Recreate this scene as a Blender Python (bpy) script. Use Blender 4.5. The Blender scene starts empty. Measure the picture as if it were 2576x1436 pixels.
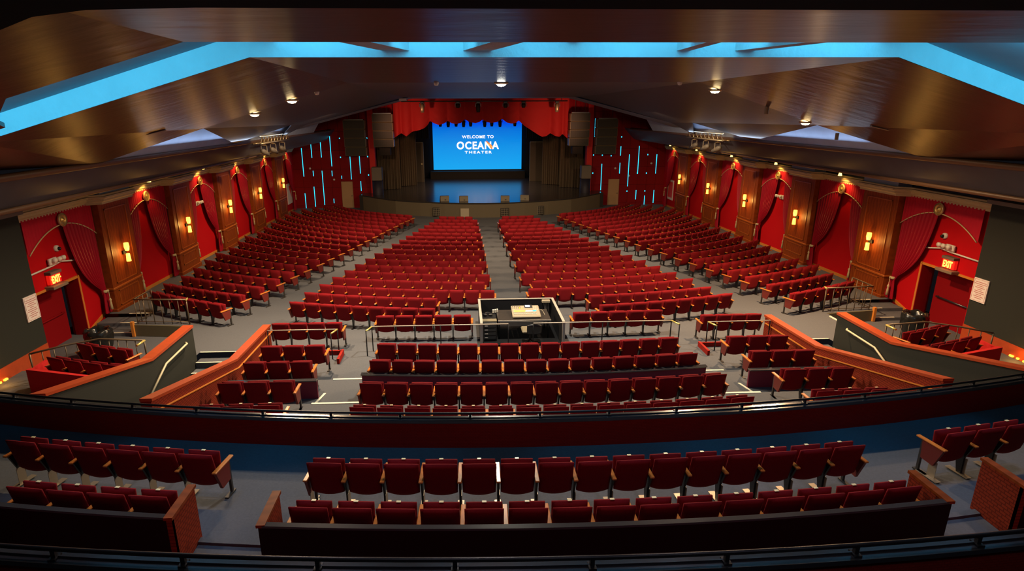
import bpy, math, random
from mathutils import Vector, Matrix
random.seed(7)
sc = bpy.context.scene
COL = sc.collection
ZO = 8.0            # the eye is 8 m above the zero of the hall; everything below is given relative to the eye

# ---------------------------------------------------------------- camera
cam = bpy.data.cameras.new('camera')
cam.sensor_width = 36.0
cam.lens = 36.0 * 1498.9 / 2576
cam.shift_x = (1288 - 1230.17) / 2576
cam.shift_y = (730.13 - 718) / 2576
cam.clip_start = 0.1
cam.clip_end = 300
co = bpy.data.objects.new('camera', cam)
COL.objects.link(co)
P_, Y_, R_ = .2912, .0467, -.0042
fw = Vector((math.sin(Y_) * math.cos(P_), math.cos(Y_) * math.cos(P_), -math.sin(P_)))
rt = Vector((math.cos(Y_), -math.sin(Y_), 0))
up = rt.cross(fw)
rt2 = math.cos(R_) * rt + math.sin(R_) * up
up2 = -math.sin(R_) * rt + math.cos(R_) * up
co.matrix_world = Matrix(((rt2.x, up2.x, -fw.x, -1.84), (rt2.y, up2.y, -fw.y, 0), (rt2.z, up2.z, -fw.z, ZO), (0, 0, 0, 1)))
sc.camera = co
sc.view_settings.view_transform = 'Standard'
sc.view_settings.look = 'None'
sc.view_settings.gamma = 1
sc.view_settings.exposure = 0.08
sc.cycles.max_bounces = 6
sc.cycles.diffuse_bounces = 3
sc.cycles.glossy_bounces = 3
sc.cycles.transmission_bounces = 2
w = bpy.data.worlds.new('world')
sc.world = w
w.use_nodes = True
w.node_tree.nodes['Background'].inputs[0].default_value = (.02, .02, .025, 1)
w.node_tree.nodes['Background'].inputs[1].default_value = .2

# ---------------------------------------------------------------- lights
def light(kind, name, loc, energy, color, target=None, size=.3, size_y=None, spot=90, blend=.5, spread=None):
    l = bpy.data.lights.new(name, kind)
    l.energy = energy
    l.color = color
    if kind == 'AREA':
        l.size = size
        if size_y:
            l.shape = 'RECTANGLE'; l.size_y = size_y
        if spread: l.spread = math.radians(spread)
    elif kind == 'SPOT':
        l.spot_size = math.radians(spot); l.spot_blend = blend; l.shadow_soft_size = size
    else:
        l.shadow_soft_size = size
    o = bpy.data.objects.new(name, l)
    COL.objects.link(o)
    o.location = (loc[0], loc[1], loc[2] + ZO)
    if target:
        d = Vector(target) - Vector(loc)
        o.rotation_euler = d.to_track_quat('-Z', 'Y').to_euler()
    return o
WARM = (1.0, .62, .28)
HOUSE = (1.0, .70, .42)
# house downlights in the ceiling (each has its fitting, built below)
LAMPS = [(-7.97, 18.94, -.03, 'W'), (-6.53, 17.81, .33, 'W'), (-.67, 17.3, .75, 'N'), (5.58, 17.87, .57, 'W'), (9.34, 19.5, -.37, 'S')]
for x, y, z, k in LAMPS:
    e = {'W': 2200, 'N': 2600, 'S': 3600}[k]
    c = {'W': HOUSE, 'N': (1, .9, .7), 'S': (1, .6, .3)}[k]
    light('SPOT', 'downlight_lamp', (x, y, z - .12), e, c, (x * .85, y - 1.0, -7), .12, spot=165, blend=.7)
# added fill spots further down the hall, unseen and without fittings
for x, y in ((-8, 31), (0, 31), (8, 31)):
    light('SPOT', 'far_fill_lamp', (x, y, .6 - .25 * max(0, abs(x) - 4.86)), 2600, HOUSE, (x * 1.05, y + 3, -7.5), .15, spot=150, blend=.7)
CY2 = (.0, .42, .95)
# cove light in the ceiling slot
CY = (.06, .54, .86)
light('AREA', 'cove_lamp_centre', (0, 8.85, 1.10), 42, CY, (0, 9.4, .80), 9.4, .08)
light('AREA', 'cove_strut_fill', (0, 7.7, 1.0), 34, CY, (0, 9.4, .98), 9.2, .08)  # fill added to brighten the struts in the slot
for s in (-1, 1):
    a = Vector((s * 5.1, 7.8, .98)); b = Vector((s * 12.5, 9.5, -.86))
    o = light('AREA', 'cove_lamp_side', (a + b) / 2, 85, CY, None, (b - a).length, .08)
    ux = (b - a).normalized()
    nd = Vector((-s * .2, 1.0, .12)); nz = -(nd - ux * nd.dot(ux)).normalized()
    uy = nz.cross(ux)
    o.rotation_euler = Matrix((ux, uy, nz)).transposed().to_euler()
# unseen lamps added as cool fill for the recesses above the side coves
for s in (-1, 1):
    o = light('AREA', 'recess_fill_lamp', (s * 11.75, 28, -1.22), 60, (.62, .78, 1.0), (s * 10.3, 28, .2), 16, .25)
    o.rotation_euler = (0, math.radians(180 - s * 42), math.radians(0)); o.data.size = .25; o.data.size_y = 16
# the balcony's house light, unseen lamps put in the slot ahead of the camera
for x in (-10.5, -7.5, -4.5, -1.5, 1.5, 4.5, 7.5, 10.5):
    zl = .74 - .25 * max(0, abs(x) - 4.86)
    light('SPOT', 'balcony_house_lamp', (x, 7.6 + .011 * x * x, zl + .1), 165, (1.0, .82, .88), (x, 5.7 + .011 * x * x, -5.7), .10, spot=56, blend=.4)
# added spots that strengthen the cove light falling straight down out of the slot
for x in (-11.5, -9, -6.5, -3.9, -1.3, 1.3, 3.9, 6.5, 9, 11.5):
    yl = 8.75 + .23 * max(0, abs(x) - 4.86)
    light('SPOT', 'cove_spill_lamp', (x, yl, .98 - .25 * max(0, abs(x) - 4.86)), 150, CY2, (x, yl - .7, -5.7), .10, spot=46, blend=.6)
light('AREA', 'balcony_fill', (0, 2.2, .35), 30, (.85, .80, 1.0), (0, 8, -6), 8, 1)  # unseen fill added near the camera to brighten the parapet
# added stage fill: unseen lamps behind and before the valance
light('SPOT', 'stage_fill_lamp', (0, 53.2, .2), 1500, HOUSE, (0, 54, -6.6), .3, spot=130, blend=.8)
for s in (-1, 1):
    light('SPOT', 'valance_fill_lamp', (s * 6.8, 46.5, -1.2), 420, (1, .45, .25), (s * 6.0, 53, -1.0), .2, spot=80, blend=.8)

# ---------------------------------------------------------------- materials
MATS = {}
def mat(name, col, rough=.6, metal=0, noise=None, bump=None, emit=0, spec=.5, sheen=0, stretch=None):
    m = bpy.data.materials.new(name); m.use_nodes = True
    nt = m.node_tree; b = nt.nodes['Principled BSDF']
    b.inputs['Base Color'].default_value = (*col, 1)
    b.inputs['Roughness'].default_value = rough
    b.inputs['Metallic'].default_value = metal
    b.inputs['Specular IOR Level'].default_value = spec
    if sheen:
        b.inputs['Sheen Weight'].default_value = sheen
        b.inputs['Sheen Roughness'].default_value = .4
        b.inputs['Sheen Tint'].default_value = (min(1, col[0] * 2 + .2), col[1] + .1, col[2] + .1, 1)
    if emit:
        b.inputs['Emission Color'].default_value = (*col, 1)
        b.inputs['Emission Strength'].default_value = emit
    tc = mp = None
    if noise or bump:
        tc = nt.nodes.new('ShaderNodeTexCoord'); mp = nt.nodes.new('ShaderNodeMapping')
        nt.links.new(tc.outputs['Object'], mp.inputs[0])
        if stretch: mp.inputs['Scale'].default_value = stretch
    if noise:
        n = nt.nodes.new('ShaderNodeTexNoise'); n.inputs['Scale'].default_value = noise[0]; n.inputs['Detail'].default_value = 6
        nt.links.new(mp.outputs[0], n.inputs[0])
        mx = nt.nodes.new('ShaderNodeMix'); mx.data_type = 'RGBA'
        mx.inputs['A'].default_value = (*[c * (1 - noise[1]) for c in col], 1)
        mx.inputs['B'].default_value = (*[min(1, c * (1 + noise[1])) for c in col], 1)
        nt.links.new(n.outputs['Fac'], mx.inputs['Factor'])
        nt.links.new(mx.outputs['Result'], b.inputs['Base Color'])
    if bump:
        n = nt.nodes.new('ShaderNodeTexNoise'); n.inputs['Scale'].default_value = bump[0]; n.inputs['Detail'].default_value = 4
        nt.links.new(mp.outputs[0], n.inputs[0])
        bp = nt.nodes.new('ShaderNodeBump'); bp.inputs['Strength'].default_value = bump[1]; bp.inputs['Distance'].default_value = bump[2] if len(bump) > 2 else .05
        nt.links.new(n.outputs['Fac'], bp.inputs['Height']); nt.links.new(bp.outputs[0], b.inputs['Normal'])
    MATS[name] = m
    return m
def wave_mat(name, c1, c2, scale, axis='Z', rough=.45, dist=6, spec=.5):
    m = mat(name, c1, rough, spec=spec); nt = m.node_tree; b = nt.nodes['Principled BSDF']
    tc = nt.nodes.new('ShaderNodeTexCoord'); wv = nt.nodes.new('ShaderNodeTexWave')
    wv.bands_direction = axis; wv.inputs['Scale'].default_value = scale; wv.inputs['Distortion'].default_value = dist
    wv.inputs['Detail'].default_value = 3
    nt.links.new(tc.outputs['Object'], wv.inputs[0])
    cr = nt.nodes.new('ShaderNodeValToRGB'); cr.color_ramp.elements[0].color = (*c1, 1); cr.color_ramp.elements[1].color = (*c2, 1)
    nt.links.new(wv.outputs['Fac'], cr.inputs[0]); nt.links.new(cr.outputs[0], b.inputs['Base Color'])
    return m
def brick_mat(name, col, line, bw, bh, mortar, rough=.8, offset=.5, axes='YZ'):
    m = mat(name, col, rough, spec=.15); nt = m.node_tree; b = nt.nodes['Principled BSDF']
    tc = nt.nodes.new('ShaderNodeTexCoord'); sp = nt.nodes.new('ShaderNodeSeparateXYZ'); cb = nt.nodes.new('ShaderNodeCombineXYZ')
    nt.links.new(tc.outputs['Object'], sp.inputs[0])
    nt.links.new(sp.outputs[axes[0]], cb.inputs[0]); nt.links.new(sp.outputs[axes[1]], cb.inputs[1])
    br = nt.nodes.new('ShaderNodeTexBrick'); br.offset = offset
    br.inputs['Scale'].default_value = 1; br.inputs['Brick Width'].default_value = bw; br.inputs['Row Height'].default_value = bh
    br.inputs['Mortar Size'].default_value = mortar; br.inputs['Mortar Smooth'].default_value = .3
    br.inputs['Color1'].default_value = (*col, 1); br.inputs['Color2'].default_value = (*[c * .86 for c in col], 1); br.inputs['Mortar'].default_value = (*line, 1)
    nt.links.new(cb.outputs[0], br.inputs[0]); nt.links.new(br.outputs['Color'], b.inputs['Base Color'])
    return m
M = MATS
mat('seat_fabric', (.200, .006, .010), .85, noise=(60, .25), sheen=.05, spec=.15)
mat('seat_board', (.035, .008, .008), .5)
mat('arm_wood', (.62, .20, .035), .28, noise=(12, .3), stretch=(8, 1, 8))
mat('black_metal', (.012, .012, .014), .4, .3)
mat('steel', (.10, .10, .11), .35, .8)
mat('plate', (.85, .78, .45), .3)
mat('foot_plate', (.42, .34, .24), .4, .5)
mat('carpet', (.095, .102, .118), .95, noise=(25, .22), bump=(220, .4, .01))
mat('nosing', (.92, .88, .68), .5)
mat('red_wall', (.52, .005, .009), .8, noise=(90, .12), spec=.1)
mat('valance_pink', (.50, .012, .030), .7, spec=.15)
mat('velvet', (.34, .004, .018), .5, spec=.25)
mat('tassel', (.52, .42, .22), .7)
mat('gold', (.75, .55, .18), .35, .8)
mat('cornice_paint', (.60, .48, .25), .45, noise=(5, .12))
mat('grey_box', (.36, .43, .56), .6)
wave_mat('column_wood', (.19, .034, .004), (.25, .048, .006), 2.0, 'Y', .5, 9, .2)
mat('column_trim', (.32, .075, .010), .35)
mat('trim_wood', (.62, .22, .035), .4)
mat('dark_side', (.016, .018, .013), .85, noise=(60, .3))
mat('cap_paint', (.16, .13, .10), .6)
mat('ceiling_gloss', (.032, .011, .006), .33, noise=(.8, .35), bump=(2.2, .25, .05), stretch=(.5, 1.3, 1), spec=.28)
mat('ceiling_dark', (.030, .026, .034), .45, noise=(1.2, .25), bump=(2.5, .2, .03))
mat('ceiling_band', (.13, .155, .21), .5)
mat('ceiling_black', (.002, .004, .005), .95, spec=.1)
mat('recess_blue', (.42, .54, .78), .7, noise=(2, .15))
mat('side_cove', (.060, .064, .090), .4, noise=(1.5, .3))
mat('molding', (.16, .085, .04), .45)
mat('slot_paint', (.78, .80, .82), .8, noise=(3, .08), bump=(6, .5, .05))
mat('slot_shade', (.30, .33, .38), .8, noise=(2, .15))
mat('panel_red', (.24, .004, .007), .75, spec=.1)
brick_mat('red_panels', (.24, .005, .008), (.05, .001, .002), .80, 1.54, .012, .7, 0, 'XZ')
mat('bright_red', (.62, .012, .012), .7)
mat('led', (.02, .62, .95), .5, emit=1.6)
mat('stage_front', (.115, .092, .056), .8, noise=(50, .15))
mat('stage_deck', (.045, .038, .034), .22, noise=(4, .2), spec=.9)
mat('stage_black', (.018, .014, .012), .9)
mat('brown_drape', (.085, .058, .032), .9, noise=(6, .2))
mat('door_brown', (.085, .058, .036), .7)
mat('beige_door', (.42, .26, .13), .6)
mat('red_drape', (.52, .012, .014), .8, sheen=.2)
mat('speaker_grille', (.022, .021, .016), .6, noise=(120, .3))
mat('speaker_case', (.20, .17, .11), .5)
mat('grey_speaker', (.13, .11, .085), .6)
mat('navy', (.012, .010, .025), .6)
mat('white_plastic', (.75, .72, .62), .4)
mat('booth_black', (.010, .010, .012), .4)
mat('booth_edge', (.42, .38, .33), .5)
mat('desk_top', (.045, .038, .034), .3)
mat('console_case', (.36, .31, .22), .45)
mat('console_dark', (.05, .05, .05), .4)
for n_, c_, e_ in (('glow_white', (.75, .88, 1), 2.2), ('glow_yellow', (1, .75, .05), 1.6), ('glow_green', (.15, 1, .2), 2), ('glow_blue', (.35, .5, 1), 1.6), ('glow_orange', (1, .3, .02), 1.5), ('sconce_glass', (1, .50, .06), 3.2), ('sign_text', (1, .55, .10), 1.5), ('sign_red', (1, .02, .01), .45), ('lamp_disc', (1, .72, .34), 22), ('lamp_cool', (1, .98, .85), 30), ('spot_bulb', (1, .60, .12), 5), ('step_light', (1, .45, .04), 2.2)):
    mat(n_, c_, .5, emit=e_)
brick_mat('pattern_orange', (.27, .034, .012), (.13, .016, .007), .10, .05, .008, .85, .5, 'YZ')
brick_mat('pattern_red', (.36, .022, .015), (.26, .016, .011), .06, .03, .005, .85, .5, 'XZ')
mat('rail_cap', (.40, .060, .016), .4, noise=(8, .2))
mat('dark_ledge', (.10, .10, .11), .18, .6)
mat('rail_dark', (.030, .030, .034), .35, .4)
mat('maroon_panel', (.16, .010, .035), .7)
mat('box_dark', (.009, .002, .003), .7, spec=.2)
mat('olive_panel', (.14, .125, .07), .8)
mat('bag_black', (.012, .012, .012), .22)
mat('bin_grey', (.05, .045, .04), .6)
mat('paper', (.80, .72, .68), .6)
mat('paper_ink', (.45, .12, .12), .6)
mat('poster_red', (.80, .05, .04), .5)
mat('truss_metal', (.62, .50, .30), .35, .7)
mat('handrail', (.62, .56, .38), .4)
mat('rail_bronze', (.16, .12, .075), .4, .4)
mat('brass_end', (.80, .68, .20), .3, .5)
mat('screen_white', (1, 1, 1), .5, emit=1.0)
mat('screen_orange', (.95, .22, .04), .5, emit=.8)
mat('screen_yellow', (1, .62, .12), .5, emit=.8)
# the LED wall's picture: deep blue at the top running into bright blue
m_ = bpy.data.materials.new('screen_picture'); m_.use_nodes = True; nt_ = m_.node_tree
b_ = nt_.nodes['Principled BSDF']; b_.inputs['Base Color'].default_value = (.01, .01, .02, 1); b_.inputs['Roughness'].default_value = .6
tc_ = nt_.nodes.new('ShaderNodeTexCoord'); sp_ = nt_.nodes.new('ShaderNodeSeparateXYZ'); mr_ = nt_.nodes.new('ShaderNodeMapRange'); cr_ = nt_.nodes.new('ShaderNodeValToRGB')
nt_.links.new(tc_.outputs['Object'], sp_.inputs[0]); nt_.links.new(sp_.outputs['Z'], mr_.inputs['Value'])
mr_.inputs['From Min'].default_value = 0; mr_.inputs['From Max'].default_value = 5.2
nt_.links.new(mr_.outputs[0], cr_.inputs[0])
cr_.color_ramp.elements[0].color = (.0, .27, .62, 1); cr_.color_ramp.elements[1].color = (.0, .035, .55, 1); cr_.color_ramp.elements[1].position = .93
e_ = cr_.color_ramp.elements.new(.45); e_.color = (.0, .20, .56, 1)
e_ = cr_.color_ramp.elements.new(.78); e_.color = (.0, .12, .50, 1)
nt_.links.new(cr_.outputs[0], b_.inputs['Emission Color']); b_.inputs['Emission Strength'].default_value = 1.35
M['screen_picture'] = m_

# ---------------------------------------------------------------- mesh helpers
class MB:
    """collects shapes and links them as one mesh"""
    def __init__(s): s.v = []; s.f = []; s.m = []; s.sm = []
    def add(s, vs, fs, mi=0, smooth=False):
        o = len(s.v); s.v += [tuple(v) for v in vs]
        for f in fs: s.f.append(tuple(i + o for i in f)); s.m.append(mi); s.sm.append(smooth)
        return s
    def box(s, x0, x1, y0, y1, z0, z1, mi=0):
        vs = [(x, y, z) for z in (z0, z1) for y in (y0, y1) for x in (x0, x1)]
        return s.add(vs, [(0, 2, 3, 1), (4, 5, 7, 6), (0, 1, 5, 4), (2, 6, 7, 3), (0, 4, 6, 2), (1, 3, 7, 5)], mi)
    def bbox(s, x0, x1, y0, y1, z0, z1, r=.02, mi=0):
        """box with chamfered edges"""
        r = min(r, abs(x1 - x0) * .45, abs(y1 - y0) * .45, abs(z1 - z0) * .45)
        vs = []; idx = {}
        for sx in (0, 1):
            for sy in (0, 1):
                for sz in (0, 1):
                    X = (x0, x1)[sx]; Y = (y0, y1)[sy]; Z = (z0, z1)[sz]
                    dx = r if sx == 0 else -r; dy = r if sy == 0 else -r; dz = r if sz == 0 else -r
                    idx[sx, sy, sz, 0] = len(vs); vs.append((X, Y + dy, Z + dz))
                    idx[sx, sy, sz, 1] = len(vs); vs.append((X + dx, Y, Z + dz))
                    idx[sx, sy, sz, 2] = len(vs); vs.append((X + dx, Y + dy, Z))
        fs = []
        I = idx
        for k in (0, 1):
            fs.append([I[k, 0, 0, 0], I[k, 1, 0, 0], I[k, 1, 1, 0], I[k, 0, 1, 0]])
            fs.append([I[0, k, 0, 1], I[1, k, 0, 1], I[1, k, 1, 1], I[0, k, 1, 1]])
            fs.append([I[0, 0, k, 2], I[1, 0, k, 2], I[1, 1, k, 2], I[0, 1, k, 2]])
        for a in (0, 1):
            for b in (0, 1):
                fs.append([I[a, b, 0, 0], I[a, b, 1, 0], I[a, b, 1, 1], I[a, b, 0, 1]])
                fs.append([I[a, 0, b, 0], I[a, 1, b, 0], I[a, 1, b, 2], I[a, 0, b, 2]])
                fs.append([I[0, a, b, 1], I[1, a, b, 1], I[1, a, b, 2], I[0, a, b, 2]])
                for c in (0, 1): fs.append([I[a, b, c, 0], I[a, b, c, 1], I[a, b, c, 2]])
        return s.add(vs, fs, mi)
    def tube(s, pts, r, n=8, mi=0, cap=True):
        pts = [Vector(p) for p in pts]; rings = []
        for i, p in enumerate(pts):
            d = (pts[min(i + 1, len(pts) - 1)] - pts[max(i - 1, 0)]).normalized()
            a = d.orthogonal().normalized() if abs(d.z) > .9 else d.cross(Vector((0, 0, 1))).normalized()
            b = d.cross(a)
            rr = r[i] if isinstance(r, (list, tuple)) else r
            rings.append([p + a * math.cos(2 * math.pi * k / n) * rr + b * math.sin(2 * math.pi * k / n) * rr for k in range(n)])
        vs = [q for g in rings for q in g]; fs = []
        for i in range(len(pts) - 1):
            for k in range(n):
                fs.append((i * n + k, i * n + (k + 1) % n, (i + 1) * n + (k + 1) % n, (i + 1) * n + k))
        s.add(vs, fs, mi, True)
        if cap:
            o = len(s.v) - len(vs)
            s.f.append(tuple(o + k for k in range(n))); s.m.append(mi); s.sm.append(False)
            s.f.append(tuple(o + len(vs) - 1 - k for k in range(n))); s.m.append(mi); s.sm.append(False)
        return s
    def lathe(s, prof, c=(0, 0, 0), axis='z', n=16, mi=0):
        """prof: (radius, height) pairs"""
        vs = []
        for r, h in prof:
            for k in range(n):
                a = 2 * math.pi * k / n; p = (r * math.cos(a), r * math.sin(a), h)
                if axis == 'x': p = (p[2], p[0], p[1])
                if axis == 'y': p = (p[0], p[2], p[1])
                vs.append((c[0] + p[0], c[1] + p[1], c[2] + p[2]))
        fs = [(i * n + k, i * n + (k + 1) % n, (i + 1) * n + (k + 1) % n, (i + 1) * n + k) for i in range(len(prof) - 1) for k in range(n)]
        s.add(vs, fs, mi, True)
        return s
    def prism(s, poly, a, b, axis='z', mi=0):
        """polygon given in the two other axes, drawn out from a to b along axis"""
        def P(u, v, t): return (u, v, t) if axis == 'z' else (u, t, v) if axis == 'y' else (t, u, v)
        n = len(poly); vs = [P(u, v, a) for u, v in poly] + [P(u, v, b) for u, v in poly]
        return s.add(vs, [tuple(range(n)), tuple(range(2 * n - 1, n - 1, -1))] + [(i, (i + 1) % n, n + (i + 1) % n, n + i) for i in range(n)], mi)
    def sheet(s, grid, th=0, mi=0, smooth=True):
        """grid[i][j] of points; th gives it a back side"""
        ni = len(grid); nj = len(grid[0]); vs = [Vector(p) for g in grid for p in g]
        fs = [(i * nj + j, i * nj + j + 1, (i + 1) * nj + j + 1, (i + 1) * nj + j) for i in range(ni - 1) for j in range(nj - 1)]
        if th:
            n = (vs[1] - vs[0]).cross(vs[nj] - vs[0]).normalized() * th
            k = len(vs); vs += [v + n for v in vs[:k]]
            fs += [tuple(i + k for i in f[::-1]) for f in fs]
            e = [j for j in range(nj)] + [i * nj + nj - 1 for i in range(1, ni)] + [(ni - 1) * nj + j for j in range(nj - 2, -1, -1)] + [i * nj for i in range(ni - 2, 0, -1)]
            for a, b in zip(e, e[1:] + e[:1]): fs.append((a, a + k, b + k, b))
        return s.add(vs, fs, mi, smooth)
    def quad(s, a, b, c, d, mi=0): return s.add([a, b, c, d], [(0, 1, 2, 3)], mi)
    def mesh(s, name, mats):
        me = bpy.data.meshes.new(name); me.from_pydata(s.v, [], s.f)
        for m in mats: me.materials.append(M[m])
        me.polygons.foreach_set('material_index', s.m); me.polygons.foreach_set('use_smooth', s.sm)
        me.update()
        import bmesh
        bm = bmesh.new(); bm.from_mesh(me); bmesh.ops.recalc_face_normals(bm, faces=bm.faces[:]); bm.to_mesh(me); bm.free()
        return me
    def build(s, name, mats, parent=None, off=None):
        """link as one object; with off the vertices are given in hall coordinates and off is the parent's place"""
        if isinstance(mats, str): mats = [mats]
        if off: s.v = [(a - off[0], b - off[1], c - off[2]) for a, b, c in s.v]
        o = bpy.data.objects.new(name, s.mesh(name, mats)); COL.objects.link(o)
        if parent: o.parent = parent
        return o
def tag(o, label=None, cat=None, group=None, kind=None):
    if label: o['label'] = label
    if cat: o['category'] = cat
    if group: o['group'] = group
    if kind: o['kind'] = kind
    return o
def thing(name, label, cat, loc=(0, 0, 0), rz=0, group=None):
    o = bpy.data.objects.new(name, None); COL.objects.link(o); o.location = loc; o.rotation_euler = (0, 0, rz)
    o.empty_display_size = .1
    return tag(o, label, cat, group)
def struct(name, mb, mats): return tag(mb.build(name, mats), kind='structure')
def centred(mb, name, mats, label, cat, group=None):
    """a thing of one mesh whose origin lies at its base"""
    xs = [v[0] for v in mb.v]; ys = [v[1] for v in mb.v]; zs = [v[2] for v in mb.v]
    c = ((min(xs) + max(xs)) / 2, (min(ys) + max(ys)) / 2, min(zs))
    o = mb.build(name, mats, None, c); o.location = c
    return tag(o, label, cat, group)
def part(mb, name, mats, t, label=None):
    o = mb.build(name, mats, t, tuple(t.location)); 
    if label: o['label'] = label
    return o
ORD = 'first second third fourth fifth sixth seventh eighth ninth tenth eleventh twelfth thirteenth fourteenth fifteenth sixteenth seventeenth eighteenth nineteenth'.split()
def side(s): return 'left' if s < 0 else 'right'
def xw(y): return 14.72 + .024 * y
def fl(y): return -7.10 - .025 * (y - 19)

# ================================================================ SETTING
# ---- main floor
mb = MB()
ys = [17.4, 22, 27, 32, 37, 42, 47, 53]
mb2 = MB()
for a, b in zip(ys, ys[1:]):
    xa, xb = (-11.4, 11.4) if a < 20 else (-16.4, 16.4), None
    if a < 20:
        # up to the step down to the exit landings at both sides
        mb.add([(-11.35, a, fl(a)), (11.35, a, fl(a)), (11.5, 20.1, fl(20.1)), (11.5, b, fl(b)), (-11.5, b, fl(b)), (-11.5, 20.1, fl(20.1))], [(0, 1, 2, 3, 4, 5)])
        for s in (-1, 1):
            mb.add([(s * 11.5, 20.1, fl(20.1)), (s * 13.45, 20.35, fl(20.3)), (s * 13.45, b, fl(b)), (s * 11.5, b, fl(b))], [(0, 1, 2, 3)])
            mb.add([(s * 13.45, 21.7, fl(21.7)), (s * 16.4, 21.7, fl(21.7)), (s * 16.4, b, fl(b)), (s * 13.45, b, fl(b))], [(0, 1, 2, 3)])
            # riser faces down to the landing
            mb.add([(s * 11.35, 16.4, fl(17.4)), (s * 11.35, 17.4, fl(17.4)), (s * 11.5, 20.1, fl(20.1)), (s * 11.5, 20.1, -7.55), (s * 11.35, 17.4, -7.55), (s * 11.35, 16.4, -7.55)], [(0, 1, 4, 5), (1, 2, 3, 4)])
            mb.add([(s * 9.95, 16.4, fl(17.4)), (s * 11.35, 16.4, fl(17.4)), (s * 11.35, 17.4, fl(17.4)), (s * 9.95, 17.4, fl(17.4))], [(0, 1, 2, 3)])
            mb.add([(s * 13.45, 20.35, fl(20.3)), (s * 13.45, 21.7, fl(21.7)), (s * 13.45, 21.7, -7.55), (s * 13.45, 20.35, -7.55)], [(0, 1, 2, 3)])
    else:
        mb.add([(-16.4, a, fl(a)), (16.4, a, fl(a)), (16.4, b, fl(b)), (-16.4, b, fl(b))], [(0, 1, 2, 3)])
struct('floor', mb, 'carpet')
# ---- terraces between the two walls of the stairwells
mb = MB(); mb.box(-7.7, 7.7, 14.85, 17.4, -9, -7.02); struct('floor', mb, 'carpet')
mb = MB(); mb.box(-7.7, 7.7, 13.1, 14.85, -9, -6.88); struct('floor', mb, 'carpet')
mb = MB(); mb.box(-7.7, 7.7, 11.65, 13.1, -9, -6.69); struct('floor', mb, 'carpet')
mb = MB(); mb.box(-7.7, 7.7, 9.75, 11.65, -9, -6.55); struct('floor', mb, 'carpet')
# ---- landings at the exit doors, side box floors
for s in (-1, 1):
    mb = MB(); mb.add([(s * 11.3, 16.4, -7.55), (s * 16.3, 16.4, -7.55), (s * 16.3, 21.7, -7.55), (s * 13.45, 21.7, -7.55), (s * 13.45, 20.35, -7.55), (s * 11.5, 20.1, -7.55)], [(0, 1, 2, 3, 4, 5)])
    struct('floor', mb, 'carpet')
    mb = MB(); x0, x1 = sorted((s * 10.1, s * 13.15)); mb.box(x0, x1, 13.8, 16.4, -9, -6.98); struct('floor', mb, 'carpet')
    mb = MB(); x0, x1 = sorted((s * 13.15, s * 14.6)); mb.box(x0, x1, 9.8, 16.4, -9, -7.1); struct('floor', mb, 'carpet')
    mb = MB(); x0, x1 = sorted((s * 10.1, s * 13.15)); mb.box(x0, x1, 9.8, 13.8, -9, -7.05); struct('floor', mb, 'carpet')
    # stairwell going down under the balcony
    mb = MB()
    for k in range(9):
        x0, x1 = sorted((s * 7.95, s * 9.93)); y1 = 17.4 - .38 * k
        mb.box(x0, x1, y1 - .38 if k < 8 else 9.8, y1, -9.6, -7.06 - .18 * (k + 1))
    t = thing('staircase', f'dark carpeted steps going down between the low walls at the {side(s)}', 'stairs', (s * 8.9, 14, -8))
    part(mb, 'treads', 'carpet', t)
    for k in range(4):
        n = MB(); y1 = 17.4 - .38 * k; n.box(x0, x1, y1, y1 + .05, -7.06 - .18 * k - .004 + (-.0 if k else .006), -7.06 - .18 * k + .012)
        part(n, 'nosing', 'nosing', t)
    # two steps up from the landing to the hall floor beside the wall
    t = thing('side_steps', f'two carpeted steps with pale edges beside the {side(s)} wall, below the first column', 'stairs', (s * 14.2, 21, -7.5))
    mb = MB(); x0, x1 = sorted((s * 13.47, s * 15.1)); mb.box(x0, x1, 20.3, 21.0, -7.56, -7.43); mb.box(x0, x1, 21.0, 21.7, -7.56, -7.3); part(mb, 'treads', 'carpet', t)
    for yy, zz in ((20.3, -7.43), (21.0, -7.3), (21.68, fl(21.7))):
        n = MB(); n.box(x0, (x0 + x1) / 2 if s > 0 else x1, yy, yy + .05, zz - .01, zz + .012) if s > 0 else n.box((x0 + x1) / 2, x1, yy, yy + .05, zz - .01, zz + .012)
        part(n, 'nosing', 'nosing', t)
    # olive panel under the guard rail, with wooden post
    t = thing('kick_panel', f'olive panel with an orange wooden post under the {side(s)} guard rail', 'panel', (s * 12.5, 20.2, -7.55))
    mb = MB(); mb.prism([(s * 11.5, 20.03), (s * 13.4, 20.28), (s * 13.4, 20.33), (s * 11.5, 20.08)], -7.54, fl(20.2), 'z'); part(mb, 'board', 'olive_panel', t)
    mb = MB(); x0, x1 = sorted((s * 13.38, s * 13.47)); mb.box(x0, x1, 20.2, 20.32, -7.54, -7.0); part(mb, 'post', 'trim_wood', t)
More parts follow.
